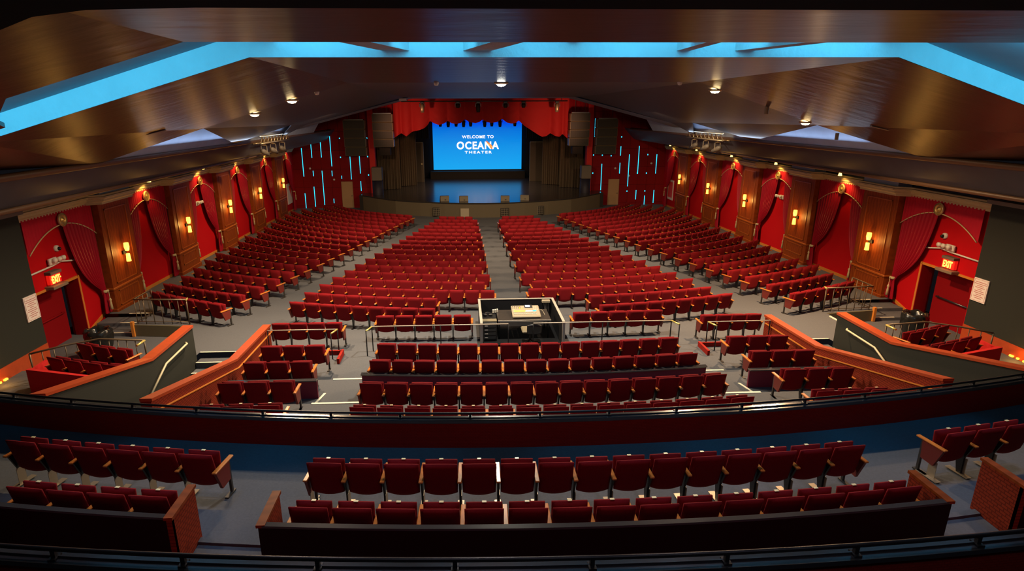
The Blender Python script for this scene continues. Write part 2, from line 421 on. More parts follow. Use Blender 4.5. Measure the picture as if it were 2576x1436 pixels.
# pale strips on the aisle steps of the rear stalls
for (x0, x1, y, z) in ((4.35, 5.35, 14.85, -6.88), (4.35, 5.5, 13.1, -6.69), (4.35, 5.6, 11.65, -6.55)):
    for s in (-1, 1):
        a, b = sorted((s * x0, s * x1)); mb = MB(); mb.box(a, b, y - .05, y + .02, z, z + .015)
        row = {14.85: 'frontmost', 13.1: 'middle', 11.65: 'rearmost'}[y]
        centred(mb, 'nosing_strip', 'nosing', f'pale step edge across the {side(s)} aisle of the rear stalls, {row} of three', 'strip')
for s in (-1, 1):
    mb = MB(); mb.prism([(s * 5.55, 13.15), (s * 5.62, 13.1), (s * 5.42, 14.0), (s * 5.36, 14.0)], -6.875, -6.862, 'z')
    centred(mb, 'nosing_strip', 'nosing', f'slanting pale floor strip beside the short seat rows at the {side(s)}', 'strip')
    x0, x1 = sorted((s * 11.36, s * 11.66)); mb = MB(); mb.box(x0, x1, 17.5, 19.9, -7.55, -7.33)
    centred(mb, 'low_step', 'carpet', f'carpeted step down to the landing, {side(s)} of the hall', 'step')
    for j, (xa, z) in enumerate(((11.32, -7.09), (11.60, -7.33))):
        x0, x1 = sorted((s * xa, s * (xa + .05))); mb = MB(); mb.box(x0, x1, 17.9, 19.65, z - .02, z + .012)
        centred(mb, 'nosing_strip', 'nosing', f'long pale step edge behind the {side(s)} stairwell wall, ' + ('upper of two' if j == 0 else 'lower of two'), 'strip')
# ---- balcony floor
K = .0118
def arc(y0, x): return y0 + K * x * x
XS = [i * 1.0 for i in range(-14, 15)]
def arcslab(y0, y1, z0, z1, xa=-14, xb=14, n=28, k=K):
    mb = MB(); st = [xa + (xb - xa) * i / n for i in range(n + 1)]
    vs = []
    for x in st: vs += [(x, y0 + k * x * x, z0), (x, y1 + k * x * x, z0), (x, y1 + k * x * x, z1), (x, y0 + k * x * x, z1)]
    fs = [(0, 1, 2, 3), (4 * n, 4 * n + 3, 4 * n + 2, 4 * n + 1)]
    for i in range(n):
        a = 4 * i; b = a + 4
        for j in range(4): fs.append((a + j, a + (j + 1) % 4, b + (j + 1) % 4, b + j))
    mb.add(vs, fs); return mb
struct('floor', arcslab(7.35, 9.4, -6.2, -5.75), 'carpet')
struct('floor', arcslab(4.45, 7.35, -6.2, -5.64), 'carpet')
mb = arcslab(6.62, 6.72, -5.64, -5.60, -5.6, -4.35, 3); struct('floor', mb, 'carpet')
mb = arcslab(6.62, 6.72, -5.64, -5.60, 4.4, 5.7, 3); struct('floor', mb, 'carpet')

# ---- side walls
for s in (-1, 1):
    nm = 'wall_' + side(s); mb = MB()
    def pl(y0, y1, z0, z1):
        mb.add([(s * xw(y0), y0, z0), (s * xw(y1), y1, z0), (s * xw(y1), y1, z1), (s * xw(y0), y0, z1),
                (s * (xw(y0) + .5), y0, z0), (s * (xw(y1) + .5), y1, z0), (s * (xw(y1) + .5), y1, z1), (s * (xw(y0) + .5), y0, z1)],
               [(0, 1, 2, 3), (4, 7, 6, 5), (0, 4, 5, 1), (3, 2, 6, 7), (0, 3, 7, 4), (1, 5, 6, 2)])
    pl(17.6, 18.3, -8.3, -3.0); pl(18.3, 20.62, -5.44, -3.0); pl(20.62, 53, -8.5, -3.0)
    struct(nm, mb, 'red_wall')
    # dark wall of the rear hall
    mb = MB(); x0, x1 = sorted((s * 14.57, s * 15.6)); mb.box(x0, x1, -3, 17.65, -6.72, -2.78); struct(nm + '_rear', mb, 'dark_side')
    mb = MB(); x0, x1 = sorted((s * 14.55, s * 15.6)); mb.box(x0, x1, -3, 17.65, -7.6, -6.72); struct('baseboard_' + side(s), mb, 'rail_cap')
    mb = MB(); x0, x1 = sorted((s * 14.45, s * 15.6)); mb.box(x0, x1, -3, 17.72, -2.78, -2.66); struct('trim_' + ('1' if s < 0 else '2'), mb, 'cap_paint')
    # orange baseboard in the bays
    mb = MB()
    for yc in (23.0, 28.8, 34.6, 40.4, 46.3):
        pass
    ends = [20.7] + [v for yc in (23.0, 28.8, 34.6, 40.4, 46.3) for v in (yc - 1.0, yc + 1.0)] + [51.2]
    for y0, y1 in zip(ends[::2], ends[1::2]):
        mb = MB(); z0, z1 = fl(y0), fl(y1)
        if y0 < 21: z0 = -7.55
        mb.add([(s * (xw(y0) - .03), y0, z0), (s * (xw(y1) - .03), y1, z1), (s * (xw(y1) - .03), y1, z1 + .13), (s * (xw(y0) - .03), y0, z0 + .13),
                (s * (xw(y0)), y0, z0), (s * (xw(y1)), y1, z1), (s * (xw(y1)), y1, z1 + .13), (s * (xw(y0)), y0, z0 + .13)],
               [(0, 1, 2, 3), (4, 7, 6, 5), (0, 4, 5, 1), (3, 2, 6, 7), (0, 3, 7, 4), (1, 5, 6, 2)])
        struct('baseboard_' + side(s), mb, 'trim_wood')
    # exit door in its alcove
    d = tag(MB().box(0, 0, 0, 0, 0, 0).build('door_' + ('1' if s < 0 else '2'), 'panel_red'), kind='structure')
    COL.objects.unlink(d); bpy.data.objects.remove(d)
    d = bpy.data.objects.new('door_' + ('1' if s < 0 else '2'), None); COL.objects.link(d); d.location = (s * 15.2, 19.45, -7.55); tag(d, kind='structure')
    mb = MB(); a = s * (xw(19) + .42); x0, x1 = sorted((a, a + s * .05)); mb.box(x0, x1, 18.3, 20.3, -7.55, -5.46); mb.box(min(s * 15.15, a), max(s * 15.15, a), 20.55, 20.6, -7.55, -5.46); part(mb, 'door_leaf', 'panel_red', d)
    mb = MB(); b1 = a - s * .06
    mb.tube([(b1, 18.6, -6.55), (b1, 20.1, -6.55)], .03); mb.box(min(a, b1), max(a, b1), 18.62, 18.68, -6.58, -6.52); mb.box(min(a, b1), max(a, b1), 20.02, 20.08, -6.58, -6.52)
    part(mb, 'push_bar', 'panel_red' if s < 0 else 'steel', d)
    mb = MB(); x0, x1 = sorted((s * (xw(19) - .03), s * (xw(19) + .06)))
    mb.box(x0, x1, 20.58, 20.66, -7.55, -5.38); mb.box(x0, x1, 18.2, 20.6, -5.46, -5.38); part(mb, 'door_frame', 'trim_wood', d)

def zc(x): return .77 - .25 * max(0, abs(x) - 4.86)
# ---- cornice along the side walls, stepping forward over the columns
COLY = [23.0, 28.8, 34.6, 40.4, 46.3]
def cornice_path(s):
    pts = [(17.65, .10)]
    for yc in COLY: pts += [(yc - 1.35, .10), (yc - 1.1, .55), (yc + 1.1, .55), (yc + 1.35, .10)]
    pts += [(51.6, .10)]
    return [(s * (xw(y) - o), y) for y, o in pts]
for s in (-1, 1):
    path = cornice_path(s); prof = [(0, -3.12), (-.06, -3.12), (-.06, -3.05), (-.14, -3.0), (-.14, -2.93), (-.20, -2.90), (-.20, -2.84), (.0, -2.84)]
    mb = MB(); grid = []
    for x, y in path: grid.append([(x + s * o, y, z) for o, z in prof] + [(s * (abs(x) + .9), y, -2.84)])
    mb.sheet(grid, 0, 0, False); 
    grid = [[(x, y, -3.12), (s * (xw(y) + .1), y, -3.12)] for x, y in path]; mb.sheet(grid, 0, 0, False)
    struct('trim_' + ('3' if s < 0 else '4'), mb, 'cornice_paint')
    # pipe running on the cornice
    mb = MB(); mb.tube([(x - s * .12, y, -2.80) for x, y in path], .045, 6); struct('trim_' + ('5' if s < 0 else '6'), mb, 'cornice_paint')
    # soffit and the dark side cove above
    mb = MB(); prof = [(15.9, -2.35), (13.4, -2.30), (12.95, -2.28), (12.75, -2.10), (12.45, -1.80), (12.15, -1.45), (12.1, -1.36)]
    grid = [[(s * (x + (.012 * (y - 20) if x > 13 else .004 * (y - 20))), y, z) for x, z in prof] for y in (-3, 10, 20, 30, 40, 52)]
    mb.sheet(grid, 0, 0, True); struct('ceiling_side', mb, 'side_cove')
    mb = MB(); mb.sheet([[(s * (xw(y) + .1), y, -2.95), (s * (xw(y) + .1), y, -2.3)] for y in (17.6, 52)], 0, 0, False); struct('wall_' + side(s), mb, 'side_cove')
    mb = MB(); mb.tube([(s * (12.92 + .010 * (y - 20)), y, -2.27) for y in (-3, 10, 20, 30, 40, 52)], .07, 8); struct('trim_' + ('7' if s < 0 else '8'), mb, 'molding')
    mb = MB(); mb.tube([(s * (12.1 + .004 * (y - 20)), y, -1.38) for y in (-3, 10, 20, 30, 40, 50)], .09, 8); struct('trim_' + ('9' if s < 0 else '10'), mb, 'molding')
    # upper recess seen between the points of the ceiling
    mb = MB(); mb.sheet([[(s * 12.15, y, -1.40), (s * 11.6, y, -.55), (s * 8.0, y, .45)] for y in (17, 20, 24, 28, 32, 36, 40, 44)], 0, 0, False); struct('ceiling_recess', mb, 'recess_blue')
for s in (-1, 1):
    mb = MB(); mb.sheet([[(s * 12.34, y, zc(12.34) + .02), (s * 12.1, y, -1.40)] for y in (3.6, 10, 11.2)], 0, 0, False); struct('ceiling_side', mb, 'ceiling_gloss')
# perforated grilles in the recess
for s in (-1, 1):
    for y0, y1 in ((20.2, 24.4), (30.2, 32.4)):
        mb = MB(); ny = int((y1 - y0) / .22)
        for i in range(ny):
            for j in range(6):
                y = y0 + i * .22 + (j % 2) * .11; x = 10.2 + j * .17; z = -.55 + (11.6 - x) * (1.0 / 3.6) - .03
                mb.box(min(s * x, s * (x + .05)), max(s * x, s * (x + .05)), y, y + .10, z - .03, z)
        o = centred(mb, 'vent_grille', 'white_plastic', f'rows of pale vent slots high in the {side(s)} ceiling recess, ' + ('nearer group' if y0 < 25 else 'farther group'), 'grille')
        o['kind'] = 'stuff'

# ---- main ceiling
def zc(x): return .77 - .25 * max(0, abs(x) - 4.86)
def ceil_poly(pts, th=.05):
    """pts (x, y); sits on the ceiling profile"""
    n = len(pts); vs = [(x, y, zc(x)) for x, y in pts] + [(x, y, zc(x) + th) for x, y in pts]
    return MB().add(vs, [tuple(range(n)), tuple(range(2 * n - 1, n - 1, -1))] + [(i, (i + 1) % n, n + (i + 1) % n, n + i) for i in range(n)])
def merge(*ms):
    r = MB()
    for m in ms: r.add(m.v, m.f)
    return r
ZT = {(12.1, 17.7): -1.38, (12.12, 28.6): -1.36, (12.15, 36.2): -1.36}
def ceil_poly3(pts, th=.05):
    n = len(pts); zz = [ZT.get((abs(x), y), zc(x)) for x, y in pts]
    vs = [(x, y, z) for (x, y), z in zip(pts, zz)] + [(x, y, z + th) for (x, y), z in zip(pts, zz)]
    return MB().add(vs, [tuple(range(n)), tuple(range(2 * n - 1, n - 1, -1))] + [(i, (i + 1) % n, n + (i + 1) % n, n + i) for i in range(n)])
parts_ = [ceil_poly([(-4.86, 9.42), (4.86, 9.42), (4.86, 17.3), (-4.86, 17.3)])]
for s in (-1, 1):
    parts_.append(ceil_poly([(s * 4.86, 9.42), (s * 9.8, 10.56), (s * 9.8, 19.6), (s * 4.86, 17.3)]))
    parts_.append(ceil_poly3([(s * 9.8, 10.56), (s * 12.3, 11.13), (s * 12.1, 17.7), (s * 9.8, 19.6)]))
struct('ceiling', merge(*parts_), 'ceiling_gloss')
parts_ = [ceil_poly([(-4.86, 17.3), (4.86, 17.3), (4.86, 34.6), (-4.86, 34.6)])]
for s in (-1, 1):
    parts_.append(ceil_poly([(s * 4.86, 17.3), (s * 9.8, 19.6), (s * 10.3, 31.7), (s * 10.6, 35.9), (s * 4.86, 34.6)]))
    parts_.append(ceil_poly3([(s * 9.8, 19.6), (s * 12.12, 28.6), (s * 10.3, 31.7)]))
    parts_.append(ceil_poly3([(s * 10.3, 31.7), (s * 12.15, 36.2), (s * 10.6, 35.9)]))
struct('ceiling', merge(*parts_), 'ceiling_dark')
def zb(x): return zc(x) - .03
mb = MB()
cols = [(-12.6, 36.3, 39.1), (-10.6, 35.9, 38.5), (-4.6, 34.6, 36.6), (4.6, 34.6, 36.6), (10.6, 35.9, 38.5), (12.6, 36.3, 39.1)]
mb.sheet([[(x, a, zc(x)), (x, b, zc(x) - .02), (x, b, zc(x) + .5)] for x, a, b in cols], 0, 0, False)
struct('ceiling', mb, 'ceiling_band')
# ceiling void above the stage side
mb = MB(); mb.sheet([[(-17, y, z), (17, y, z)] for y, z in ((36.5, 3.2), (66, 3.2))], 0, 0, False); struct('ceiling', mb, 'ceiling_black')
# ---- lit slot in the ceiling
mb = MB()
for s in (-1, 1):
    a = (s * 4.86, 9.40); b = (s * 13.9, 11.48)
    for (p, q) in ((a, b),):
        mb.add([(p[0], p[1], zc(p[0])), (q[0], q[1], zc(q[0])), (q[0], q[1], zc(q[0]) + .34), (p[0], p[1], zc(p[0]) + .34), ], [(0, 1, 2, 3)])
mb.add([(-4.86, 9.40, .77), (4.86, 9.40, .77), (4.86, 9.40, 1.11), (-4.86, 9.40, 1.11)], [(0, 1, 2, 3)])
struct('ceiling_slot_face', mb, 'slot_paint')
mb = MB(); h = .34
mb.add([(-4.86, 9.42, .77 + h), (4.86, 9.42, .77 + h), (4.86, 6.6, 1.25), (-4.86, 6.6, 1.25)], [(0, 1, 2, 3)])
for s in (-1, 1):
    mb.add([(s * 4.86, 9.42, .77 + h), (s * 13.9, 11.5, zc(13.9) + h), (s * 13.9, 8.6, zc(13.9) + h + .14), (s * 4.86, 6.6, 1.25)], [(0, 1, 2, 3)])
struct('ceiling_slot_top', mb, 'slot_shade')
for i, (x0, x1, lean) in enumerate(((-2.95, -2.55, -.8), (-1.77, -1.35, .7), (-.25, -.02, 0), (1.42, 1.62, .0), (2.3, 2.6, .9), (-4.67, -4.45, 0), (4.5, 4.7, 0))):
    mb = MB(); mb.prism([(x0, 9.41), (x1, 9.41), (x1 + lean, 7.2), (x0 + lean, 7.2)], .86 if i not in (2, 5, 6) else .99, 1.24, 'z')
    struct('ceiling_strut', mb, 'slot_paint')
# near soffit in front of the slot
parts_ = [ceil_poly([(-4.9, 3.6), (4.9, 3.6), (4.9, 7.32), (-4.9, 7.32)], .07)]
for s in (-1, 1):
    parts_.append(ceil_poly([(s * 4.9, 3.6), (s * 14.5, 3.6), (s * 14.5, 11.0), (s * 8.75, 9.75), (s * 8.45, 9.15), (s * 7.25, 7.75), (s * 4.9, 7.32)], .07))
struct('ceiling', merge(*parts_), 'ceiling_gloss')
edge = [(-14.6, 8.0), (-7.5, 5.9), (-5.25, 4.99), (-4.6, 4.35), (-4.09, 4.06), (-3.4, 3.96), (3.4, 3.96), (4.09, 4.06), (4.6, 4.35), (5.25, 4.99), (7.5, 5.9), (14.6, 8.0)]
zk = lambda x: .60 - .25 * max(0, abs(x) - 6.0)
mb = MB(); mb.sheet([[(x, -3, zk(x)), (x, y, zk(x)), (x, y, zk(x) + .5)] for x, y in edge], 0, 0, False)
struct('ceiling', mb, 'ceiling_black')
mb = MB(); mb.box(-16, 16, -3.2, -3, -8, 3); struct('wall_back', mb, 'dark_side')
mb = MB(); mb.box(-17, 17, -3, 36.5, 3.2, 3.3); struct('ceiling', mb, 'ceiling_black')

# ---- red panel walls beside the stage
for s in (-1, 1):
    mb = MB(); x0, x1 = sorted((s * 9.45, s * 16.2)); dx0, dx1 = sorted((s * 11.06, s * 12.05))
    for a, b, z0, z1 in ((x0, dx0, -8.6, 1.5), (dx1, x1, -8.6, 1.5), (dx0, dx1, -5.66, 1.5)): mb.box(a, b, 52.0, 52.3, z0, z1)
    struct('wall_front_' + side(s), mb, 'red_panels')
    d = bpy.data.objects.new('door_' + ('3' if s < 0 else '4'), None); COL.objects.link(d); d.location = (s * 11.5, 52, -8); tag(d, kind='structure')
    mb = MB(); mb.box(dx0, dx1, 52.1, 52.16, -8.4, -5.66); part(mb, 'door_leaf', 'beige_door', d)
    mb = MB(); k = s * 11.9 if s > 0 else s * 11.2; mb.lathe([(.0, 0), (.035, 0), (.035, .05), (.0, .06)], (k, 52.04, -6.9), 'y', 8); part(mb, 'door_handle', 'steel', d)
    # pier next to the proscenium
    mb = MB(); x0, x1 = sorted((s * 9.0, s * 9.46)); mb.box(x0, x1, 51.7, 52.4, -6.65, 1.5); struct('wall_pier_' + side(s), mb, 'bright_red')

# ---- stage house
mb = MB(); mb.box(-17, 17, 64.4, 64.6, -8, 3.4); struct('wall_stage_back', mb, 'stage_black')
for s in (-1, 1):
    mb = MB(); x0, x1 = sorted((s * 9.46, s * 9.6)); mb.box(x0, x1, 52.3, 64.5, -8, 3.4); struct('wall_stage_' + side(s), mb, 'stage_black')
t = thing('stage', 'wide dark stage with a curved brown front and glossy deck', 'stage', (0, 50, -8))
front = [(-10.25, 52.0), (-10.2, 50.6), (-8.6, 48.9), (-7.0, 47.4), (-5.0, 46.4), (-3.1, 45.7), (-1.5, 45.3), (0, 45.2), (1.5, 45.3), (3.1, 45.7), (5.0, 46.4), (7.0, 47.4), (8.6, 48.9), (10.2, 50.6), (10.25, 52.0)]
mb = MB(); mb.prism(front + [(9.4, 52.0), (9.4, 64.4), (-9.4, 64.4), (-9.4, 52.0)], -6.72, -6.65, 'z'); part(mb, 'deck', 'stage_deck', t)
mb = MB(); mb.sheet([[(x, y, -8.1), (x, y, -6.72)] for x, y in front[1:-1]], 0, 0, False); part(mb, 'front_panel', 'stage_front', t)
mb = MB(); mb.sheet([[(x, y - .01, -6.74), (x, y - .03, -6.72), (x, y - .03, -6.65), (x, y, -6.64)] for x, y in front[1:-1]], 0, 0, False); part(mb, 'edge_strip', 'stage_black', t)
for s in (-1, 1):
    mb = MB(); x0, x1 = sorted((s * 9.6, s * 10.3)); mb.box(x0, x1, 50.4, 51.8, -8.1, -6.66); part(mb, 'side_steps', 'stage_black', t)
for x, kind in ((-3.7, 'lattice'), (-1.55, 'plain'), (1.5, 'lattice'), (4.3, 'dark')):
    y = 45.2 + .052 * x * x - .03
    mb = MB(); mb.box(x - .32, x + .32, y - .04, y + .05, -7.72, -7.05)
    o = part(mb, 'vent', 'console_case' if kind == 'plain' else 'stage_black', t)
    if kind != 'plain':
        g = MB()
        for i in range(5): g.box(x - .28 + i * .13, x - .26 + i * .13, y - .055, y - .035, -7.68, -7.09)
        for i in range(4): g.box(x - .28, x + .28, y - .06, y - .035, -7.62 + i * .16, -7.60 + i * .16)
        g = g.build('bars', ['speaker_case'], o, tuple(t.location))

# ---- LED wall with its lettering
t = thing('led_screen', 'large blue LED wall at the back of the stage with white welcome lettering', 'screen', (0, 63.8, -5.82))
mb = MB(); mb.box(-4.62, 4.62, 63.8, 63.95, -5.82, -.6); part(mb, 'display', 'screen_picture', t)
mb = MB(); mb.box(-4.72, -4.62, 63.78, 64.0, -5.9, -.55); mb.box(4.62, 4.72, 63.78, 64.0, -5.9, -.55); mb.box(-4.72, 4.72, 63.78, 64.0, -5.92, -5.82); part(mb, 'frame', 'stage_black', t)
def text_mesh(body, height, bold, mname, spacing=1.0, th=.012, width=None):
    cu = bpy.data.curves.new('tmp', 'FONT'); cu.body = body; cu.size = height * 1.37; cu.offset = bold; cu.extrude = th
    cu.align_x = 'CENTER'; cu.space_character = spacing; cu.resolution_u = 6
    o = bpy.data.objects.new('tmp', cu); COL.objects.link(o); bpy.context.view_layer.update()
    me = bpy.data.meshes.new_from_object(o.evaluated_get(bpy.context.evaluated_depsgraph_get()))
    bpy.data.objects.remove(o); bpy.data.curves.remove(cu)
    if width:
        xs = [v.co.x for v in me.vertices]; k = width / (max(xs) - min(xs)); c = (max(xs) + min(xs)) / 2
        for v in me.vertices: v.co.x = (v.co.x - c) * k
    me.materials.clear(); me.materials.append(M[mname]); return me
def lettering(body, x, z, height, bold, mname, t, yloc, width=None, spacing=1.0, name='lettering'):
    me = text_mesh(body, height, bold, mname, spacing, .012, width); me.name = name
    o = bpy.data.objects.new(name, me); COL.objects.link(o); o.parent = t
    o.location = (x - t.location.x, yloc - t.location.y, z - t.location.z); o.rotation_euler = (math.pi / 2, 0, 0)
    return o
SX = 45.0  # pixels of the photograph per metre do not matter here: sizes below are metres on the wall
def scr(px, py):   # place on the wall face (metres) read off the photograph's 225 px wide screen
    return (px - 1200) / 225 * 9.24, -5.82 + (425.5 - py) / 115.5 * 4.7
for body, cx, yb, hpx, wpx, bold in (('WELCOME TO', 1201, 347, 7.2, 80, .010), ('OCEANA', 1201, 373.6, 18.5, 107, .035), ('THEATER', 1202, 385, 6.4, 69, .010)):
    X, Z = scr(cx, yb)
    o = lettering(body, X, Z, hpx * .0407, bold, 'screen_white', t, 63.775, wpx * .0411, 1.35 if body == 'THEATER' else 1.15)
X0, Z0 = scr(1221, 353.5); X1, Z1 = scr(1237, 374)
mb = MB(); mb.prism([(X0, Z0), (X0 + .12, Z0 - .02), (X1 + .04, Z1 + .32), (X1 + .02, Z1), (X1 - .1, Z1 + .02)], 63.75, 63.76, 'y'); part(mb, 'orange_swoosh', 'screen_orange', t)
mb = MB(); mb.prism([(X0 + .12, Z0 - .25), (X0 + .2, Z0 - .22), (X1 + .02, Z1 + .24), (X1, Z1 + .1)], 63.738, 63.748, 'y'); part(mb, 'yellow_swoosh', 'screen_yellow', t)
# low dark wall under the screen, tall flats with doors
mb = MB(); mb.box(-4.9, 4.9, 62.6, 64.05, -6.65, -5.92); centred(mb, 'riser_wall', 'stage_black', 'low dark wall below the LED screen', 'wall')
for s, xa, xb in ((-1, -6.35, -5.45), (1, 5.1, 6.7)):
    t = thing('stage_door', f'tall brown door in the dark flat at the {side(s)} of the screen', 'door', ((xa + xb) / 2, 60, -6.65))
    mb = MB(); mb.box(xa, xb, 60, 60.06, -6.65, -2.9); part(mb, 'leaf', 'door_brown', t)
    mb = MB(); e = .05
    mb.box(xa - e, xa, 59.97, 60.08, -6.65, -2.85); mb.box(xb, xb + e, 59.97, 60.08, -6.65, -2.85); mb.box(xa, xb, 59.97, 60.08, -2.9, -2.82); part(mb, 'frame', 'speaker_case', t)
    mb = MB(); k = xb - .2 if s > 0 else xb - .15; mb.box(k - .08, k + .08, 59.9, 59.98, -4.95, -4.85); part(mb, 'handle', 'cornice_paint', t)
# ---- brown legs (drapes) at both sides
def drape(x0, x1, y0, y1, z0, z1, folds, amp, mname, name, label, cat='curtain', gath=0):
    n = folds * 6; grid = []
    for i in range(n + 1):
        u = i / n; x = x0 + (x1 - x0) * u; y = y0 + (y1 - y0) * u; col = []
        for j in range(7):
            v = j / 6; a = amp * (1 - .3 * v) * (1 + .4 * math.sin(i * .37))
            col.append((x + gath * math.sin(v * 3) * .1, y + a * math.sin(u * folds * 2 * math.pi), z0 + (z1 - z0) * v))
        grid.append(col)
    mb = MB(); mb.sheet(grid, 0, 0, True)
    return centred(mb, name, mname, label, cat)
for s in (-1, 1):
    drape(s * 9.2, s * 7.2, 53.6, 54.6, -6.62, .3, 8, .12, 'brown_drape', 'stage_curtain', f'brown pleated stage curtain, outer one at the {side(s)} of the stage')
    drape(s * 7.6, s * 5.9, 56.2, 57.0, -6.62, .3, 9, .10, 'brown_drape', 'stage_curtain', f'brown pleated stage curtain, inner one at the {side(s)} of the stage')
    drape(s * 6.3, s * 4.9, 61.5, 62.2, -2.6, 3.2, 7, .08, 'stage_black', 'stage_curtain', f'short black curtain above the stage door at the {side(s)}')
# ---- red scalloped valance
VAL = [(-7.36, -2.09), (-7.22, -2.02), (-6.74, -1.7), (-6.29, -1.96), (-5.81, -1.58), (-5.17, -1.45), (-4.77, -1.29), (-4.49, -1.04), (-4.32, -0.72), (-3.96, -0.91), (-3.6, -1.04), (-3.16, -0.95), (-2.82, -0.72), (-2.46, -0.92), (-2.1, -0.98), (-1.69, -0.89), (-1.39, -0.6), (-0.96, -0.83), (-0.49, -0.91), (-0.16, -0.83), (0.11, -0.64), (0.48, -0.84), (0.84, -0.9), (1.31, -0.84), (1.75, -0.58), (2.15, -0.88), (2.56, -0.97), (2.93, -0.91), (3.16, -0.72), (3.67, -1.17), (4.39, -1.63), (4.87, -1.93), (5.17, -2.06), (5.55, -2.0), (5.88, -1.77), (6.26, -2.0), (6.64, -2.07), (6.94, -1.84), (7.25, -2.17), (7.57, -2.34)]
def valz(x):
    for (a, za), (b, zb_) in zip(VAL, VAL[1:]):
        if a <= x <= b: return za + (zb_ - za) * (x - a) / (b - a)
    return VAL[-1][1]
CUSP = [-9.2, -7.36, -6.74, -5.81, -4.32, -2.82, -1.39, .11, 1.75, 3.16, 5.88, 6.94, 7.6]
grid = []
for i in range(181):
    x = -7.36 + (7.57 + 7.36) * i / 180; zbm = valz(x); col = []
    c = max(k for k in CUSP if k <= x + 1e-6); d = min([k for k in CUSP if k > x] or [8]); u = (x - c) / (d - c)
    for j in range(15):
        v = j / 14; sag = math.sin(math.pi * u)
        y = 52.15 - .35 * sag * (.35 + .65 * v) + .035 * math.sin(v * 22 - sag * 3.2) * v
        col.append((x, y, 1.2 + (zbm - 1.2) * v))
    grid.append(col)
mb = MB(); mb.sheet(grid, 0, 0, True)
t = thing('stage_valance', 'red scalloped swag valance across the top of the stage opening', 'valance', (0, 52, -1))
part(mb, 'swags', 'red_drape', t)
for s in (-1, 1):
    g = []
    for i in range(25):
        u = i / 24; x = s * (7.4 + 2.0 * u); g.append([(x, 51.95 + .04 * math.sin(u * 40), z) for z in (3.2, .3, -.8, -1.9 + .3 * u)])
    mb = MB(); mb.sheet(g, 0, 0, True); part(mb, 'side_drop', 'panel_red', t)
# ---- stage lighting bars: moving heads under the front truss
t = thing('lighting_bar', 'dark lighting bar across the top of the red valance', 'truss', (0, 50.6, .9))
mb = MB(); mb.tube([(-6.5, 50.6, .82), (7, 50.6, .82)], .05); part(mb, 'pipe', 'steel', t)
for x in (-6, 0, 6.5):
    mb = MB(); mb.tube([(x, 50.6, .85), (x, 50.6, 3.2)], .02, 5); part(mb, 'hanger', 'steel', t)
def moving_head(x, y, z, ml, label, h=.6, tilt=.15, body='speaker_grille', group=None):
    t = thing('moving_head_light', label, 'stage light', (x, y, z), 0, group)
    mb = MB(); mb.bbox(x - .16, x + .16, y - .14, y + .14, z - .14, z, .03); part(mb, 'base_box', 'steel', t)
    mb = MB(); mb.box(x - .24, x - .19, y - .05, y + .05, z - .42, z - .12); mb.box(x + .19, x + .24, y - .05, y + .05, z - .42, z - .12); mb.box(x - .24, x + .24, y - .05, y + .05, z - .16, z - .12); part(mb, 'yoke', 'steel', t)
    mb = MB(); mb.lathe([(0, -h), (.13, -h), (.17, -h * .72), (.17, -h * .35), (.11, -.16), (0, -.16)], (x, y, z)); part(mb, 'head', body, t)
    if ml: mb = MB(); mb.lathe([(0, -h - .012), (.11, -h - .01), (.11, -h)], (x, y, z)); part(mb, 'lens', ml, t)
    return t
for i, px in enumerate((1065, 1149, 1197, 1262, 1305, 1385)):
    x = (px - 1210) / 29.2
    moving_head(x + .15, 50.6, .80, None, ['moving light painted as if lit, left end of the front bar', 'small dark moving light second from left on the front bar', 'black moving light left of centre on the front bar', 'tilted dark moving light right of centre on the front bar', 'short dark moving light second from right on the front bar', 'moving light painted as if lit, right end of the front bar'][i], .85 if i in (0, 2, 5) else .5, .1, 'truss_metal' if i in (0, 5) else 'speaker_grille')  # pale gold body on the two end heads stands in for light on them
for i, px in enumerate((1112, 1131, 1150, 1168, 1185, 1219, 1236, 1256, 1292)):
    x = (px - 1203) / 24.5
    moving_head(x, 61.0, -.55 if i % 2 == 0 else -.60, None, f'black stage light hanging in front of the blue screen, {ORD[i]} from left', .85, .1, 'navy', 'stage lights hanging before the screen')
t = thing('lighting_bar', 'dark bar carrying the stage lights in front of the blue screen', 'truss', (0, 61, -.55))
mb = MB(); mb.tube([(-4.6, 61, -.55), (4.6, 61, -.55)], .06); part(mb, 'pipe', 'steel', t)
for x in (-4, 0, 4):
    mb = MB(); mb.tube([(x, 61, -.55), (x, 61, 3.2)], .02, 5); part(mb, 'hanger', 'steel', t)
# ---- hanging loudspeaker arrays
def cabinet_row(name, label, x0, x1, y, ztop, n, ch, s, box=None):
    t = thing(name, label, 'loudspeaker', ((x0 + x1) / 2, y + .3, ztop))
    mb = MB(); mb.box(x0 + .1, x1 - .1, y + .1, y + .5, ztop, ztop + .09); mb.tube([((x0 + x1) / 2 - .4, y + .3, ztop + .09), ((x0 + x1) / 2 - .4, y + .3, 3.2)], .02, 5); mb.tube([((x0 + x1) / 2 + .4, y + .3, ztop + .09), ((x0 + x1) / 2 + .4, y + .3, 3.2)], .02, 5); part(mb, 'hanging_frame', 'steel', t)
    for k in range(n):
        z1 = ztop - k * (ch + .03); z0 = z1 - ch; sh = .03 * k * k
        mb = MB(); mb.bbox(x0, x1, y + sh + .06, y + .9 + sh, z0, z1, .03)
        c = part(mb, 'cabinet', 'speaker_case', t)
        mb = MB(); mb.box(x0 + .05, x1 - .05, y + sh, y + sh + .07, z0 + .035, z1 - .035); mb.build('grille', ['speaker_grille'], c, tuple(t.location))
    if box:
        mb = MB(); mb.bbox(*box, .03); part(mb, 'rear_box', 'stage_black', t)
